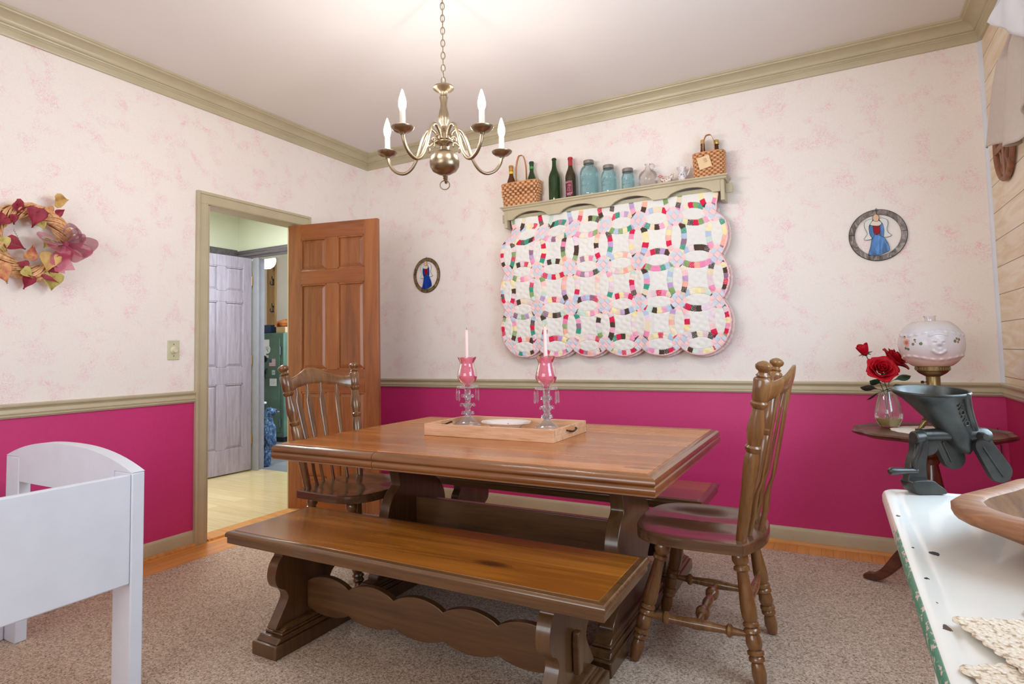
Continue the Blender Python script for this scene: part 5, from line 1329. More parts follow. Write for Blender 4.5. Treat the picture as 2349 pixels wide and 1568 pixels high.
# ================================================================== ENAMEL TOP TABLE AND WHAT STANDS ON IT
EZ = 0.80
t = MT('worn_white_enamel'); v = t.coord()
chip = t.math('LESS_THAN', t.noise(t.coord(scale=(30, 14, 30)), 1.0, 3, 0.6), 0.30)
col = t.mix(t.noise(v, 5, 3), srgb(222, 222, 214), srgb(232, 230, 226))
for (cx_, cy_, rr_) in ((3.478, -2.735, 0.007), (3.456, -3.025, 0.0055), (3.449, -2.52, 0.004), (3.452, -2.72, 0.0025), (3.455, -2.86, 0.0025), (3.456, -2.95, 0.0018)):
    vm = t.n('VectorMath', operation='DISTANCE'); t.L(t.coord(scale=(1, 0.7, 1)), vm.inputs[0]); vm.inputs[1].default_value = (cx_, cy_*0.7, EZ)
    d = t.math('ADD', vm.outputs['Value'], t.math('MULTIPLY', t.math('SUBTRACT', t.noise(v, 90, 3), 0.5), 0.010)); col = t.mix(t.math('LESS_THAN', d, rr_), col, srgb(52, 42, 42))
ENAM = t.set(Color=col, Roughness=0.22); t.b.inputs['Coat Weight'].default_value = 0.4
t = MT('green_worn_rim'); v = t.coord(); sp = t.n('SeparateXYZ'); t.L(v, sp.inputs[0])
gy = t.math('MULTIPLY_ADD', sp.outputs[1], -1.2, -3.08)
f = t.math('GREATER_THAN', t.math('ADD', t.math('MINIMUM', t.math('MAXIMUM', gy, -0.06), 0.17), t.noise(t.coord(scale=(1, 0.5, 1)), 130, 4, 0.7)), 0.60)
grn = t.mix(t.noise(v, 30, 3), srgb(58, 128, 100), srgb(84, 146, 122))
RIMM = t.set(Color=t.mix(f, t.mix(t.noise(v, 60, 3), srgb(214, 200, 192), srgb(196, 168, 158)), grn), Roughness=0.4)
et = thing('enamel_table', 'white enamel top kitchen table with a chipped green edge beneath the dough bowl', 'table', (0, 0, 0))
def rrect(x0, x1, y0, y1, r, n_=6):
    out = []
    for (cx_, cy_, a0) in ((x1-r, y1-r, 0), (x0+r, y1-r, 90), (x0+r, y0+r, 180), (x1-r, y0+r, 270)):
        for k in range(n_+1): a = math.radians(a0+90*k/n_); out.append((cx_+r*math.cos(a), cy_+r*math.sin(a)))
    return out
ex0, ex1, ey0, ey1 = 3.436, 4.060, -3.75, -2.265
def layered(layers, cap0=True, cap1=True):
    g = G(); n_ = len(layers[0][0]); vs = []; fs = []
    for poly, zz in layers: vs += [(x, y, zz) for x, y in poly]
    for k in range(len(layers)-1):
        for i in range(n_): j = (i+1) % n_; fs.append((k*n_+i, k*n_+j, (k+1)*n_+j, (k+1)*n_+i))
    if cap0: fs.append(tuple(reversed(range(n_))))
    if cap1: m_ = (len(layers)-1)*n_; fs.append(tuple(range(m_, m_+n_)))
    g.add(vs, fs); return g
o_ = lambda d, r=0.035: rrect(ex0+d, ex1-d, ey0+d, ey1-d, max(0.004, r-d))
obj('enamel_rim', layered([(o_(0.002), EZ-0.026), (o_(0.0), EZ-0.022), (o_(0.0), EZ-0.010), (o_(0.002), EZ-0.0045), (o_(0.005), EZ-0.0018)], True, False), RIMM, et, ang=50)
obj('enamel_top', layered([(o_(0.0045), EZ-0.0022), (o_(0.009), EZ), (o_(0.020), EZ), (o_(0.026), EZ-0.0028), (o_(0.032), EZ-0.0010), (o_(0.040), EZ-0.0008)], False, True), ENAM, et, ang=50)
CABW = plain('cream_white_cabinet', (226, 218, 212), 0.4, var=0.03)
g = G(); g.bb(3.505, 4.03, -3.70, -2.352, 0.10, EZ-0.026); obj('cabinet_body', g, CABW, et, bevel=0.006)
g = G()
for yy in (-2.40, -2.415): g.bb(3.502, 3.506, yy-0.003, yy+0.003, 0.12, 0.76)
obj('corner_beading', g, CABW, et, bevel=0.001)
for (x, y) in ((3.535, -2.385), (4.0, -2.385), (3.535, -3.67), (4.0, -3.67)):
    g = G(); g.bb(x-0.03, x+0.03, y-0.03, y+0.03, RUGZ, 0.10); obj('leg', g, CABW, et, bevel=0.004)
# ---- cast iron grinder
t = MT('cast_iron'); v = t.coord(); n_ = t.noise(v, 120, 4, 0.7)
IRON = t.set(Color=t.ramp(t.noise(v, 14, 4), [(0.3, srgb(34, 34, 34)), (0.7, srgb(74, 74, 69))]), Roughness=t.math('MULTIPLY_ADD', n_, 0.3, 0.22), Metallic=0.45); t.bump(n_, 0.25, 0.001)
gr = thing('food_grinder', 'black cast iron hand crank food grinder standing on the enamel table', 'grinder', (3.512, -2.288, EZ), math.radians(29.5))
# local axes: x along the crank, y away, z up
hop = G(); vs = []; ns = 44; fs = []
lv = [(0.0, 0.028, 0.217, 0.0735, 0.060), (0.02, 0.028, 0.2135, 0.0755, 0.062), (0.05, 0.0285, 0.209, 0.0735, 0.060), (0.2, 0.0385, 0.196, 0.0635, 0.053), (0.4, 0.049, 0.178, 0.054, 0.044), (0.6, 0.0605, 0.158, 0.0455, 0.037), (0.8, 0.072, 0.138, 0.038, 0.031), (1.0, 0.0815, 0.120, 0.0305, 0.026), (1.2, 0.084, 0.103, 0.023, 0.022), (1.4, 0.090, 0.088, 0.014, 0.018), (1.5, 0.094, 0.080, 0.007, 0.010)]
def hop_at(zz, deg, out=1.03):
    for (_, c0, z0, r0, q0), (_, c1, z1, r1, q1) in zip(lv, lv[1:]):
        if z1 <= zz <= z0:
            k = (z0-zz)/(z0-z1); a = math.radians(deg)
            return tilt((c0+(c1-c0)*k+(r0+(r1-r0)*k)*math.cos(a)*out, (q0+(q1-q0)*k)*math.sin(a)*out, zz))
def tilt(p): # hopper mouth tips toward the room
    y, zz = p[1], p[2]-0.217; a = 0.12*max(0, 1-(0.217-p[2])/0.10); return (p[0], y*math.cos(a)-zz*math.sin(a), 0.217+y*math.sin(a)+zz*math.cos(a))
for _, cx_, cz_, rx_, ry_ in lv:
    for k in range(ns): a = 2*PI*k/ns; vs.append(tilt((cx_+rx_*math.cos(a), ry_*math.sin(a), cz_)))
inner = [(0.028, 0.216, 0.069, 0.056), (0.034, 0.202, 0.061, 0.050), (0.050, 0.175, 0.047, 0.038), (0.066, 0.148, 0.034, 0.028), (0.070, 0.138, 0.002, 0.002)]
for cx_, cz_, rx_, ry_ in inner:
    for k in range(ns): a = 2*PI*k/ns; vs.append(tilt((cx_+rx_*math.cos(a), ry_*math.sin(a), cz_)))
L_ = len(lv)
order = list(range(L_-1, -1, -1))+list(range(L_, L_+len(inner)))
for A_, B_ in zip(order, order[1:]):
    for k in range(ns): j = (k+1) % ns; fs.append((A_*ns+k, A_*ns+j, B_*ns+j, B_*ns+k))
hop.add(vs, fs); obj('hopper', hop, IRON, gr, ang=60)
g = G(); P = cat([hop_at(z_, d_, 1.0) for z_, d_ in ((0.212, -64), (0.198, -60), (0.180, -55), (0.160, -50), (0.140, -44), (0.122, -38))], 5); g.tube(P, [0.008]*len(P), 10); obj('seam_band', g, IRON, gr)
g = G()
for i, (zz, d_) in enumerate(((0.192, -80), (0.184, -79), (0.174, -78), (0.166, -77), (0.157, -76), (0.149, -75))):
    x, y, zz = hop_at(zz, d_, 1.0)
    if i % 3 == 2: g.tube([(x+0.005*math.cos(a), y-0.001, zz+0.005*math.sin(a)) for a in [2*PI*k/10 for k in range(10)]], 0.0016, 6, True)
    else: g.tube([(x-0.004, y-0.001, zz-0.004), (x, y-0.002, zz+0.004), (x+0.004, y-0.001, zz)], 0.0016, 6)
obj('raised_lettering', g, IRON, gr)
g = G(); g.turn((-0.004, 0.0, 0.121), (0.075, 0.0, 0.122), [(0, .013), (.05, .0145), (.1, .0135), (.12, .012), (.9, .014), (1, .016)], 22); obj('barrel', g, IRON, gr)
g = G(); g.turn((0.085, -0.012, 0.122), (0.132, -0.018, 0.118), [(0, .012), (.2, .014), (.55, .017), (.85, .017), (1, .012)], 22); g.turn((0.104, -0.045, 0.121), (0.106, -0.015, 0.121), [(0, .006), (.2, .0085), (1, .0085)], 16); obj('clamp_boss', g, IRON, gr)
def paddle(A, B, w, th, M=None):
    """capsule shaped plate from A to B in the xz plane"""
    A, B = Vector((A[0], A[1])), Vector((B[0], B[1])); d = (B-A).normalized(); nrm = Vector((-d.y, d.x)); pts = []
    for k in range(13): a = -PI/2+PI*k/12; pts.append(B+d*math.cos(a)*w+nrm*math.sin(a)*w)
    for k in range(13): a = PI/2+PI*k/12; pts.append(A+d*math.cos(a)*w*0.8+nrm*math.sin(a)*w*0.8)
    return [(p.x, p.y) for p in pts]
XZ = lambda y0: Matrix(((1, 0, 0, 0), (0, 0, 1, y0), (0, 1, 0, 0), (0, 0, 0, 1)))
g = G(); g.prism(paddle((0.112, 0.100), (0.143, 0.047), 0.0235, 0.01), 0.012, XZ(-0.030)); g.tube([(0.108, -0.031, 0.098), (0.146, -0.031, 0.036)], 0.0014, 6); obj('spout_plate', g, IRON, gr, bevel=0.005, seg=3, ang=50)
g = G(); g.prism(paddle((0.050, 0.108), (0.073, 0.070), 0.024, 0.01), 0.014, XZ(0.004))
for o2 in (-0.009, 0.006): g.tube([(0.043+o2, 0.003, 0.105), (0.060+o2, 0.003, 0.062)], 0.0022, 6)
obj('cutter_plate', g, IRON, gr, bevel=0.005, seg=3, ang=50)
g = G(); g.lathe([(0, -0.006), (0.020, -0.006), (0.022, 0), (0.020, 0.006), (0, 0.006)], 26, Matrix.Translation((0.017, 0.006, 0.098)) @ Matrix.Rotation(PI/2, 4, 'X')); obj('clamp_cup', g, IRON, gr)
P = cat2([(-0.014, 0.118), (0.012, 0.118), (0.012, 0.09), (0.006, 0.06), (0.006, 0.03), (0.010, 0.016), (-0.034, 0.016), (-0.032, 0.04), (-0.026, 0.07), (-0.018, 0.09)], 3, True)
g = G(); g.prism(P, 0.020, XZ(-0.006)); obj('post', g, IRON, gr, bevel=0.004, ang=50)
P = cat2([(-0.034, 0.028), (0.004, 0.029), (0.018, 0.020), (0.031, 0.010), (0.034, 0.003), (0.025, 0.0005), (-0.02, 0.0005), (-0.030, 0.006), (-0.034, 0.014)], 3, True)
g = G(); g.prism(P, 0.040, XZ(-0.022)); obj('foot', g, IRON, gr, bevel=0.008, seg=3, ang=50)
g = G(); g.turn((-0.024, -0.012, 0.117), (-0.002, -0.010, 0.119), [(0, .012), (.1, .014), (.7, .014), (1, .012)], 22); obj('crank_hub', g, IRON, gr)
g = G(); P = cat([(-0.012, -0.014, 0.117), (-0.014, -0.018, 0.102), (-0.022, -0.020, 0.085), (-0.030, -0.020, 0.070), (-0.030, -0.020, 0.058), (-0.026, -0.020, 0.050)], 5); g.tube(P, [0.0085]*len(P), 10, flat=0.6); ca_ = obj('crank_arm', g, IRON, gr)
g = G(); g.turn((-0.026, -0.020, 0.050), (-0.088, -0.024, 0.051), [(0, .006), (.1, .007), (.3, .0062), (.6, .0075), (.85, .0085), (.95, .007), (1, .003)], 16); obj('crank_handle', g, plain('black_turned_handle', (40, 36, 34), 0.35), gr)
# ---- dough bowl
t = MT('carved_bowl_wood'); v = t.coord(scale=(5, 22, 22)); n1 = t.noise(v, 1.5, 5, 0.6, 1.0)
t.set(Color=t.ramp(n1, [(0.3, srgb(112, 72, 46)), (0.55, srgb(148, 102, 70)), (0.75, srgb(172, 124, 92))]), Roughness=0.6)
BOWLW = t.m
ba = math.radians(-31); bl_ = thing('dough_bowl', 'large hand carved wooden dough bowl on the enamel table', 'bowl', (3.470, -2.742, EZ), ba)
BL, BWD = 0.36, 0.44   # local x along one side, y along the other
def bout(ins, ch=0.075, q=3):
    x0, x1, y0, y1 = ins, BL-ins, ins, BWD-ins; c = max(0.02, ch-ins*0.3)
    pts = [(x0+c, y0), ((x0+x1)/2, y0-0.004), (x1-c, y0), (x1, y0+c), (x1+0.004, (y0+y1)/2), (x1, y1-c), (x1-c, y1), ((x0+x1)/2, y1+0.004), (x0+c, y1), (x0, y1-c), (x0-0.004, (y0+y1)/2), (x0, y0+c)]
    return cat2(pts, q, True)
g = layered([(bout(0.105), 0.0), (bout(0.10), 0.002), (bout(0.045), 0.030), (bout(0.018), 0.044), (bout(0.004), 0.050), (bout(0.0), 0.056), (bout(0.0), 0.068), (bout(0.004), 0.072), (bout(0.030), 0.073), (bout(0.034), 0.070)], True, False)
obj('bowl_body', g, BOWLW, bl_, ang=55)
HOLL = wood('shaded_bowl_hollow', (84, 54, 32), (112, 76, 46), (132, 94, 60), 'x', 0.75)  # shade inside the bowl put into a darker wood colour
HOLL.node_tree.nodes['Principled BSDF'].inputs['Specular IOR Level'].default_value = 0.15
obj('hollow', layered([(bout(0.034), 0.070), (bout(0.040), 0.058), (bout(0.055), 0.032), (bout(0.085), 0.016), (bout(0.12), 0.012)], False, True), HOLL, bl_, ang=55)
# ---- crocheted mats
t = MT('ecru_crochet'); v = t.coord(scale=(230, 230, 1)); w_ = t.n('TexVoronoi'); t.L(v, w_.inputs['Vector']); w_.inputs['Scale'].default_value = 1
nn2 = t.noise(t.coord(), 420, 2)
t.bump(w_.outputs['Distance'], 0.8, 0.003)
ECRU = t.set(Color=t.ramp(w_.outputs['Distance'], [(0.3, srgb(234, 222, 204)), (0.68, srgb(222, 206, 184)), (0.85, srgb(176, 152, 128))]), Roughness=0.9)
def mat_(label, x, y, z_, ang, L):
    def f(u, v):
        a, b = u*L, v*L
        sc = 0.004*abs(math.sin(u*PI*L/0.018)) if v in (0.0, 1.0) else 0
        sd = 0.004*abs(math.sin(v*PI*L/0.018)) if u in (0.0, 1.0) else 0
        return (a+(-sd if u == 0 else sd), b+(-sc if v == 0 else sc), 0.0022+0.0010*math.sin(a*2*PI/0.009)*math.sin(b*2*PI/0.009))
    n_ = int(L/0.0024); g = G(); g.grid(f, n_, n_)
    o = obj('crocheted_mat', g, ECRU, solid=0.0016); o.location = (x, y, z_); o.rotation_euler.z = ang
    return tag(o, label, 'place mat', 'crocheted mats on the enamel table')
mat_('crocheted ecru mat lying uppermost, its corner pointing at the chipped green edge', 3.463, -3.010, EZ+0.0042, math.radians(-70), 0.26)
mat_('crocheted ecru mat tucked under the other one at the picture bottom', 3.452, -3.128, EZ+0.0002, math.radians(-58), 0.24)
mat_('small crocheted ecru mat corner beside the dough bowl', 3.540, -2.936, EZ+0.0002, math.radians(-75), 0.045)
# ================================================================== CURTAIN, WALL ORNAMENT
LINEN = plain('taupe_linen', (194, 182, 172), 0.85, var=0.03, scale=40)
SHEERW = plain('pale_blue_white_cloth', (222, 226, 234), 0.8, var=0.04, scale=6)
cu = thing('window_valance', 'taupe linen valance with a folded tail beside the window', 'curtain', (0, 0, 0))
def lerp(pts, v):
    for (a, p), (b, q) in zip(pts, pts[1:]):
        if v <= b: return p+(q-p)*(v-a)/(b-a)
    return pts[-1][1]
def tail(u, v):
    """gathered at the top, fanning out to the hem"""
    yl = lerp([(0, -0.90), (0.06, -0.80), (0.13, -0.635), (0.36, -0.57), (1, -0.485)], v); yr = lerp([(0, -1.20), (0.2, -1.30), (1, -1.35)], v)
    y = yl+(yr-yl)*u; bot = 1.98-0.10*min(1, u/0.43)+(0.05*max(0, min(1, (u-0.43)/0.09)))+0.06*max(0, (u-0.52)/0.48)
    zz = 2.33+(bot-2.33)*v; am = 0.014+0.030*v
    p = u*19+0.8; return (4.026-am*math.sin(p), y+0.034*min(1, v*3)*math.cos(p), zz)
g = G(); g.grid(tail, 70, 34); obj('folded_tail', g, LINEN, cu, solid=0.004, ang=80)
def swag(u, v):
    y = -1.38-1.1*u; return (4.02-0.010*math.sin(v*22+u*2)-0.02*math.sin(PI*v), y, 2.30-(0.20+0.12*math.sin(PI*u))*v)
g = G(); g.grid(swag, 30, 34); obj('swag', g, LINEN, cu, solid=0.004, ang=80)
g = G(); g.bb(3.99, 4.084, -2.75, -0.92, 2.33, 2.345); obj('mounting_board', g, WHITE, cu)
def pel(u, v):
    y = -0.825-1.7*u; top = 2.405; d = 0.012+min(0.34, 0.60*1.7*u)
    zz = top-d*v; return (3.962-0.005*math.sin(u*44)-0.008*math.sin(PI*v), y, zz)
pe = thing('sheer_valance', 'pale bluish white cloth valance hanging over the taupe curtain top', 'curtain', (0, 0, 0))
g = G(); g.grid(pel, 90, 12); obj('cloth', g, SHEERW, pe, solid=0.003, ang=80)
g = G(); g.turn((3.966, -0.82, 2.41), (3.966, -2.6, 2.41), [(0, .006), (1, .006)], 12)
for yy in (-1.30, -2.55): g.tube([(3.966, yy, 2.41), (4.0845, yy, 2.41)], 0.005, 8)
obj('rod', g, WHITE, pe)
ov = thing('wooden_wall_ornament', 'round openwork wooden ornament hung low under the curtain tail on the plank wall', 'wall decoration', (4.070, -0.375, 2.01))
ORN = wood('worn_brown_ornament', (104, 66, 46), (140, 92, 66), (164, 118, 90), 'z', 0.5)
g = G(); g.tube([(0, 0.155*math.cos(a), 0.155*math.sin(a)) for a in [2*PI*k/60 for k in range(60)]], 0.0125, 10, True); obj('ring', g, ORN, ov)
g = G(); g.bb(-0.008, 0.008, -0.018, 0.018, -0.150, 0.150); obj('upright', g, ORN, ov, bevel=0.003)
g = G(); g.bb(-0.007, 0.007, -0.150, 0.150, -0.014, 0.014)
for s in (-1, 1):
    g.tube(cat([(0, 0.015*s, -0.14), (0, 0.055*s, -0.10), (0, 0.03*s, -0.06), (0, 0.07*s, -0.02)], 5), 0.007, 8); g.tube(cat([(0, 0.015*s, 0.14), (0, 0.06*s, 0.10), (0, 0.03*s, 0.06), (0, 0.07*s, 0.02)], 5), 0.007, 8)
obj('scrollwork', g, ORN, ov)
# ================================================================== SMALL DARK TABLE BEHIND THE WHITE BED
ns_ = thing('side_table', 'dark brown wooden side table glimpsed behind the white bed frame', 'table', (0, 0, 0))
g = G(); g.bb(0.04, 0.320, -3.25, -2.672, 0.555, 0.585); obj('tabletop', g, TREST, ns_, bevel=0.006)
g = G(); g.bb(0.05, 0.285, -3.23, -2.69, 0.46, 0.555); obj('apron', g, TREST, ns_)
for x in (0.065, 0.250):
    for y in (-3.22, -2.70):
        g = G(); g.bb(x-0.016, x+0.016, y-0.016, y+0.016, 0.0, 0.46); obj('leg', g, TREST, ns_)
# ================================================================== UTILITY ROOM
t = MT('safe_green'); t.set(Color=t.ramp(t.noise(t.coord(), 3, 3), [(0.3, srgb(70, 88, 78)), (0.7, srgb(92, 124, 104))]), Roughness=0.35); SAFE = t.m
BLK = plain('black_metal', (34, 36, 38), 0.35, 0.4); STEEL = plain('grey_steel', (110, 118, 120), 0.35, 0.7); PAPER = plain('white_paper', (226, 226, 222), 0.7, var=0.02)
sf = thing('gun_safe', 'tall dark green steel safe with a spoked handle in the room beyond the hall', 'safe', (0, 0, 0))
fx0, fx1, fy = -3.47, -2.835, 1.62
g = G(); g.bb(fx0, fx1, fy, fy+0.5, 0.06, 1.41); obj('body', g, SAFE, sf, bevel=0.012)
g = G(); g.bb(fx0+0.05, fx1-0.062, fy-0.012, fy+0.004, 0.12, 1.34); obj('door', g, SAFE, sf, bevel=0.006)
g = G(); g.bb(fx0+0.03, fx1-0.03, fy+0.03, fy+0.47, 0, 0.06); obj('plinth', g, BLK, sf)
for zz in (1.17, 0.24):
    g = G(); g.lathe([(0, 0), (0.013, 0), (0.013, 0.11), (0, 0.11)], 12, Matrix.Translation((fx1-0.052, fy-0.014, zz-0.05))); obj('hinge', g, STEEL, sf)
Mf = Matrix.Translation((-3.174, fy-0.012, 1.072)) @ Matrix.Rotation(PI/2, 4, 'X')
g = G(); g.lathe([(0, 0), (0.045, 0), (0.045, 0.008), (0.036, 0.012), (0.034, 0.035), (0, 0.037)], 28, Mf); obj('dial', g, BLK, sf)
g = G(); Mh = Matrix.Translation((-3.181, fy-0.012, 0.895)) @ Matrix.Rotation(PI/2, 4, 'X'); g.lathe([(0, 0), (0.032, 0), (0.030, 0.02), (0.02, 0.03), (0, 0.032)], 20, Mh)
for k in range(5):
    a = PI/2+2*PI*k/5+0.15; g.tube([Mh @ Vector((0, 0, 0.02)), Mh @ Vector((0.115*math.cos(a), 0.115*math.sin(a), 0.042))], [0.010, 0.006], 8)
obj('spoked_handle', g, BLK, sf)
def sheet(label, x0, x1, z0, z1, m=PAPER, k=0, lines=(), cat_='paper'):
    p = thing('paper_note' if m is PAPER else 'sticker', label, cat_, (0, 0, 0), 0, 'papers and stickers on the safe door')
    y = fy-0.0135-0.0008*k; g = G(); g.bb(x0, x1, y-0.0006, y, z0, z1); s_ = obj('sheet', g, m, p)
    for mm, rects in lines:
        g = G()
        for (a, b, c, d) in rects: g.bb(x0+(x1-x0)*a, x0+(x1-x0)*b, y-0.0011, y-0.0005, z0+(z1-z0)*c, z0+(z1-z0)*d)
        obj('printing', g, mm, s_)
GREY = plain('grey_print', (150, 150, 154), 0.7)
txt = lambda n_: [(0.1, 0.75+0.15*((i*7) % 3)/3, 0.88-i*0.8/n_, 0.91-i*0.8/n_) for i in range(n_)]
sheet('white note at the top of the papers on the safe', -3.325, -3.085, 1.245, 1.325, lines=((GREY, [(0.25, 0.6, 0.2, 0.5)]),))
sheet('white note in the middle of the papers on the safe', -3.335, -3.13, 1.14, 1.250, k=1, lines=((GREY, txt(3)),))
sheet('white note at the bottom of the papers on the safe', -3.325, -3.14, 1.105, 1.145, k=2)
sheet('small slip below the round paper on the safe', -3.165, -3.095, 1.088, 1.118, k=3, lines=((GREY, [(0.1, 0.9, 0.35, 0.6)]),))
rp = thing('paper_note', 'round paper on the safe with a dark curly drawing', 'paper', (0, 0, 0), 0, 'papers and stickers on the safe door')
Mr = Matrix.Translation((-3.115, fy-0.0165, 1.195)) @ Matrix.Rotation(PI/2, 4, 'X')
g = G(); g.lathe([(0, 0), (0.055, 0), (0.055, 0.0008), (0, 0.0008)], 28, Mr); rs = obj('sheet', g, PAPER, rp)
g = G(); g.tube([Mr @ Vector((0.022*math.cos(a*1.3)*(1-a*0.06), 0.035*math.sin(a), 0.001)) for a in [k*0.35 for k in range(20)]], 0.002, 5); obj('drawing', g, BLK, rs)
RED_ = plain('flag_red', (170, 90, 96), 0.6); BLU_ = plain('flag_blue', (96, 112, 150), 0.6)
sheet('small striped flag sticker on the safe beside the dial', -3.085, -2.965, 0.975, 1.07, m=plain('sticker_white', (222, 222, 222), 0.6), k=1, cat_='sticker', lines=((RED_, [(0, 1, i/7, i/7+0.07) for i in range(0, 7)]), (BLU_, [(0, 0.4, 0.5, 1)])))
sheet('small square badge sticker on the safe right of the handle', -3.035, -2.975, 0.865, 0.925, m=plain('sticker_pale_green', (176, 204, 196), 0.6), k=1, cat_='sticker', lines=((GREY, [(0.2, 0.8, 0.3, 0.6)]),))
sheet('lowest white paper on the safe door', -3.075, -2.945, 0.72, 0.815, k=1, lines=((GREY, txt(4)),))
NAVY = plain('navy_cloth', (38, 58, 92), 0.7, var=0.12)
nb = thing('storage_bin', 'navy cloth storage bin on top of the safe', 'bin', (0, 0, 0))
obj('bin_body', layered([(rrect(-3.45, -3.155, 1.68, 1.92, 0.03), 1.4105), (rrect(-3.46, -3.135, 1.66, 1.94, 0.03), 1.522), (rrect(-3.452, -3.143, 1.668, 1.932, 0.025), 1.522), (rrect(-3.44, -3.165, 1.69, 1.91, 0.02), 1.425)]), NAVY, nb, ang=50)
g = G(); g.bb(-3.40, -3.29, 1.6560, 1.6600, 1.478, 1.50); obj('pale_tab', g, plain('grey_tab', (150, 160, 176), 0.6), nb)
CARD = plain('cardboard', (196, 164, 120), 0.7)
g = G(); g.bb(-3.02, -2.85, 1.66, 1.90, 1.4105, 1.487); tag(obj('cardboard_box', g, CARD, bevel=0.003), 'flat tan cardboard box on top of the safe beneath the tan glove', 'box')
GLV = plain('tan_leather', (192, 112, 56), 0.5, var=0.12)
gv = thing('baseball_glove', 'tan leather glove slumped over the cardboard box on the safe', 'glove', (-2.955, 1.76, 1.492))
def blob(u, v):
    a = 2*PI*u; th = PI*v; r = 1+0.18*math.sin(3*a+1)*math.sin(th)+0.1*math.sin(5*th+a)
    return (0.085*r*math.sin(th)*math.cos(a), 0.07*r*math.sin(th)*math.sin(a), 0.048-0.047*math.cos(th)*(1+0.15*math.sin(2*a)))
g = G(); g.grid(blob, 28, 18, True); obj('palm', g, GLV, gv, ang=80)
for k in range(4):
    a = 2.5+k*0.35; g = G(); g.tube(cat([(0.05*math.cos(a), 0.05*math.sin(a)-0.02, 0.07), (0.10*math.cos(a), 0.08*math.sin(a)-0.03, 0.05), (0.115*math.cos(a), 0.09*math.sin(a)-0.035, 0.0)], 4), 0.017, 10); obj('finger', g, GLV, gv)
# white chest
g = G(); g.bb(-2.95, -2.40, 0.905, 0.955, 0.0, 0.560); wc = thing('wall_shelf_unit', 'narrow white shelf unit with an overhanging top behind the blue bear', 'shelf unit', (0, 0, 0)); obj('body', g, WHITE, wc, bevel=0.006)
g = G(); g.bb(-2.98, -2.37, 0.895, 0.965, 0.560, 0.585); obj('top_board', g, WHITE, wc, bevel=0.006)
# carved blue bear
t = MT('rough_blue_carving'); v = t.coord(scale=(40, 40, 14)); n_ = t.noise(v, 1.2, 4, 0.7, 0.8)
BEARM = t.set(Color=t.ramp(n_, [(0.36, srgb(22, 34, 62)), (0.52, srgb(62, 100, 150)), (0.68, srgb(140, 180, 214))]), Roughness=0.45); t.bump(n_, 1.0, 0.012)
be = thing('bear_carving', 'rough carved blue bear standing just inside the far doorway', 'sculpture', (-1.735, 0.415, 0.0))
rngb = random.Random(5)
def rough(P, rad, seg, name, mat):
    P = cat(P, 5); k = []
    for i in range(len(rad)-1):
        for q in range(5): k.append(rad[i]+(rad[i+1]-rad[i])*q/5)
    k.append(rad[-1]); g = G(); g.tube(P, k, seg)
    g.v = [tuple(c+rngb.uniform(-0.005, 0.005) for c in p) for p in g.v]; return obj(name, g, mat, be, ang=25)
bd = lambda s, zz, a=0: tuple(RT*s+FW*a+Vector((0, 0, zz)))
rough([bd(0, 0.10), bd(0.0, 0.16), bd(0.012, 0.25), bd(0.012, 0.36), bd(0.005, 0.43), bd(0.012, 0.50), bd(0.045, 0.535), bd(0.085, 0.54), bd(0.112, 0.538)], [0.06, 0.082, 0.092, 0.088, 0.068, 0.054, 0.046, 0.032, 0.022], 22, 'body', BEARM)
for s, a in ((0.02, -0.055), (-0.03, 0.05)):
    rough([bd(s-0.01, 0.16, a), bd(s, 0.10, a), bd(s, 0.04, a), bd(s+0.01, 0.002, a)], [0.05, 0.056, 0.05, 0.042], 14, 'leg', BEARM)
rough([bd(0.03, 0.40, -0.06), bd(0.05, 0.30, -0.085), bd(0.07, 0.22, -0.08)], [0.036, 0.03, 0.02], 12, 'arm', BEARM)
for a in (-0.03, 0.03): rough([bd(0.035, 0.565, a), bd(0.03, 0.585, a)], [0.016, 0.010], 10, 'ear', BEARM)
g = G(); g.lathe([(0, -0.010), (0.014, -0.007), (0.016, 0.002), (0.009, 0.010), (0, 0.012)], 12, Matrix.Translation(bd(0.125, 0.538))); obj('nose', g, plain('mauve_nose', (130, 84, 110), 0.4), be)
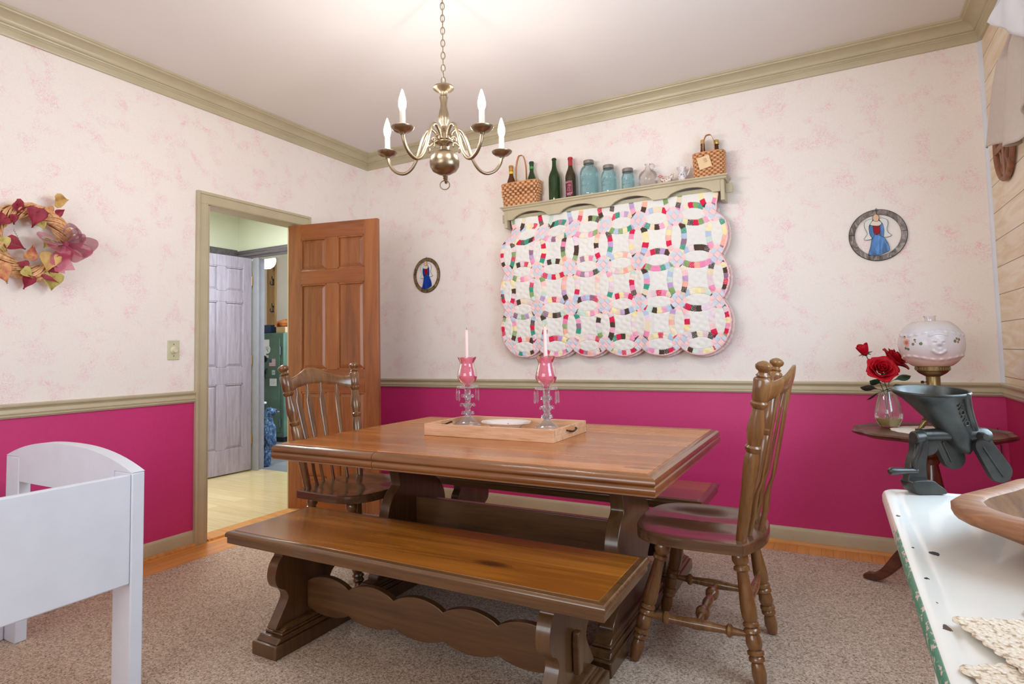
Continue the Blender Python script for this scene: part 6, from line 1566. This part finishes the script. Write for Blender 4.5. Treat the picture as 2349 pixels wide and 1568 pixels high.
# picture frame, hooks, lamp
pf = thing('picture_frame', 'plain wooden picture frame on the wall above the safe', 'picture', (0, 0, 0))
FRW = wood('honey_frame', (170, 116, 70), (198, 146, 98), (212, 164, 116), 'z', 0.4)
g = G()
for q in ((-4.50, -3.975, 1.86, 1.91), (-4.50, -3.975, 1.58, 1.63), (-4.50, -4.45, 1.63, 1.86), (-4.025, -3.975, 1.63, 1.86)): g.bb(q[0], q[1], 2.178, 2.1995, q[2], q[3])
obj('frame', g, FRW, pf, bevel=0.002); g = G(); g.bb(-4.45, -4.025, 2.188, 2.1985, 1.63, 1.86); obj('picture', g, PAPER, pf)
for i, zz in enumerate((2.15, 1.76)):
    h = thing('coat_hook', ('upper' if i == 0 else 'lower')+' dark iron hook on the knotty wall board', 'hook', (-3.66, 2.165, zz), 0, 'iron hooks on the wall board')
    g = G(); g.tube(cat([(0, -0.002, 0.06), (0, -0.006, 0.0), (0, -0.03, -0.02), (0, -0.055, 0.0), (0.0, -0.05, 0.03)], 5), 0.006, 8); g.tube(cat([(0, -0.004, 0.05), (0.03, -0.05, 0.07), (0.05, -0.07, 0.10)], 5), 0.006, 8); hk = obj('hook', g, BLK, h)
    g = G(); g.bb(-0.014, 0.014, -0.004, -0.0002, -0.02, 0.07); obj('back_plate', g, BLK, h)
cf = thing('ceiling_light', 'glowing ceiling light bowl with two pull chains seen through the doorway', 'lamp', (-2.43, 1.0, 0))
g = G(); g.lathe([(0, 2.135), (0.05, 2.142), (0.085, 2.165), (0.105, 2.20), (0.112, 2.235), (0.108, 2.262), (0.06, 2.282), (0, 2.285)], 32, Matrix.Rotation(0.0, 4, 'Y')); obj('glass_bowl', g, emit('glowing_bowl', (255, 252, 240), 9), cf)
g = G(); g.lathe([(0, 2.286), (0.065, 2.286), (0.075, 2.30), (0.06, 2.36), (0.02, 2.38), (0.016, 2.56), (0.06, 2.60), (0.06, 2.6195), (0, 2.6195)], 28); obj('mount', g, WHITE, cf)
for dx, dy, zz in ((-0.075, 0.02, 1.885), (0.0, 0.075, 1.765)):
    g = G(); g.tube([(dx, dy-0.13, 2.27), (dx, dy-0.13, zz+0.03)], 0.003, 6); pc = obj('pull_chain', g, WHITE, cf)
    g = G(); g.lathe([(0, 0), (0.007, 0.002), (0.011, 0.012), (0.006, 0.026), (0.003, 0.032), (0, 0.032)], 12, Matrix.Translation((dx, dy-0.13, zz))); obj('chain_pull', g, WHITE, pc)
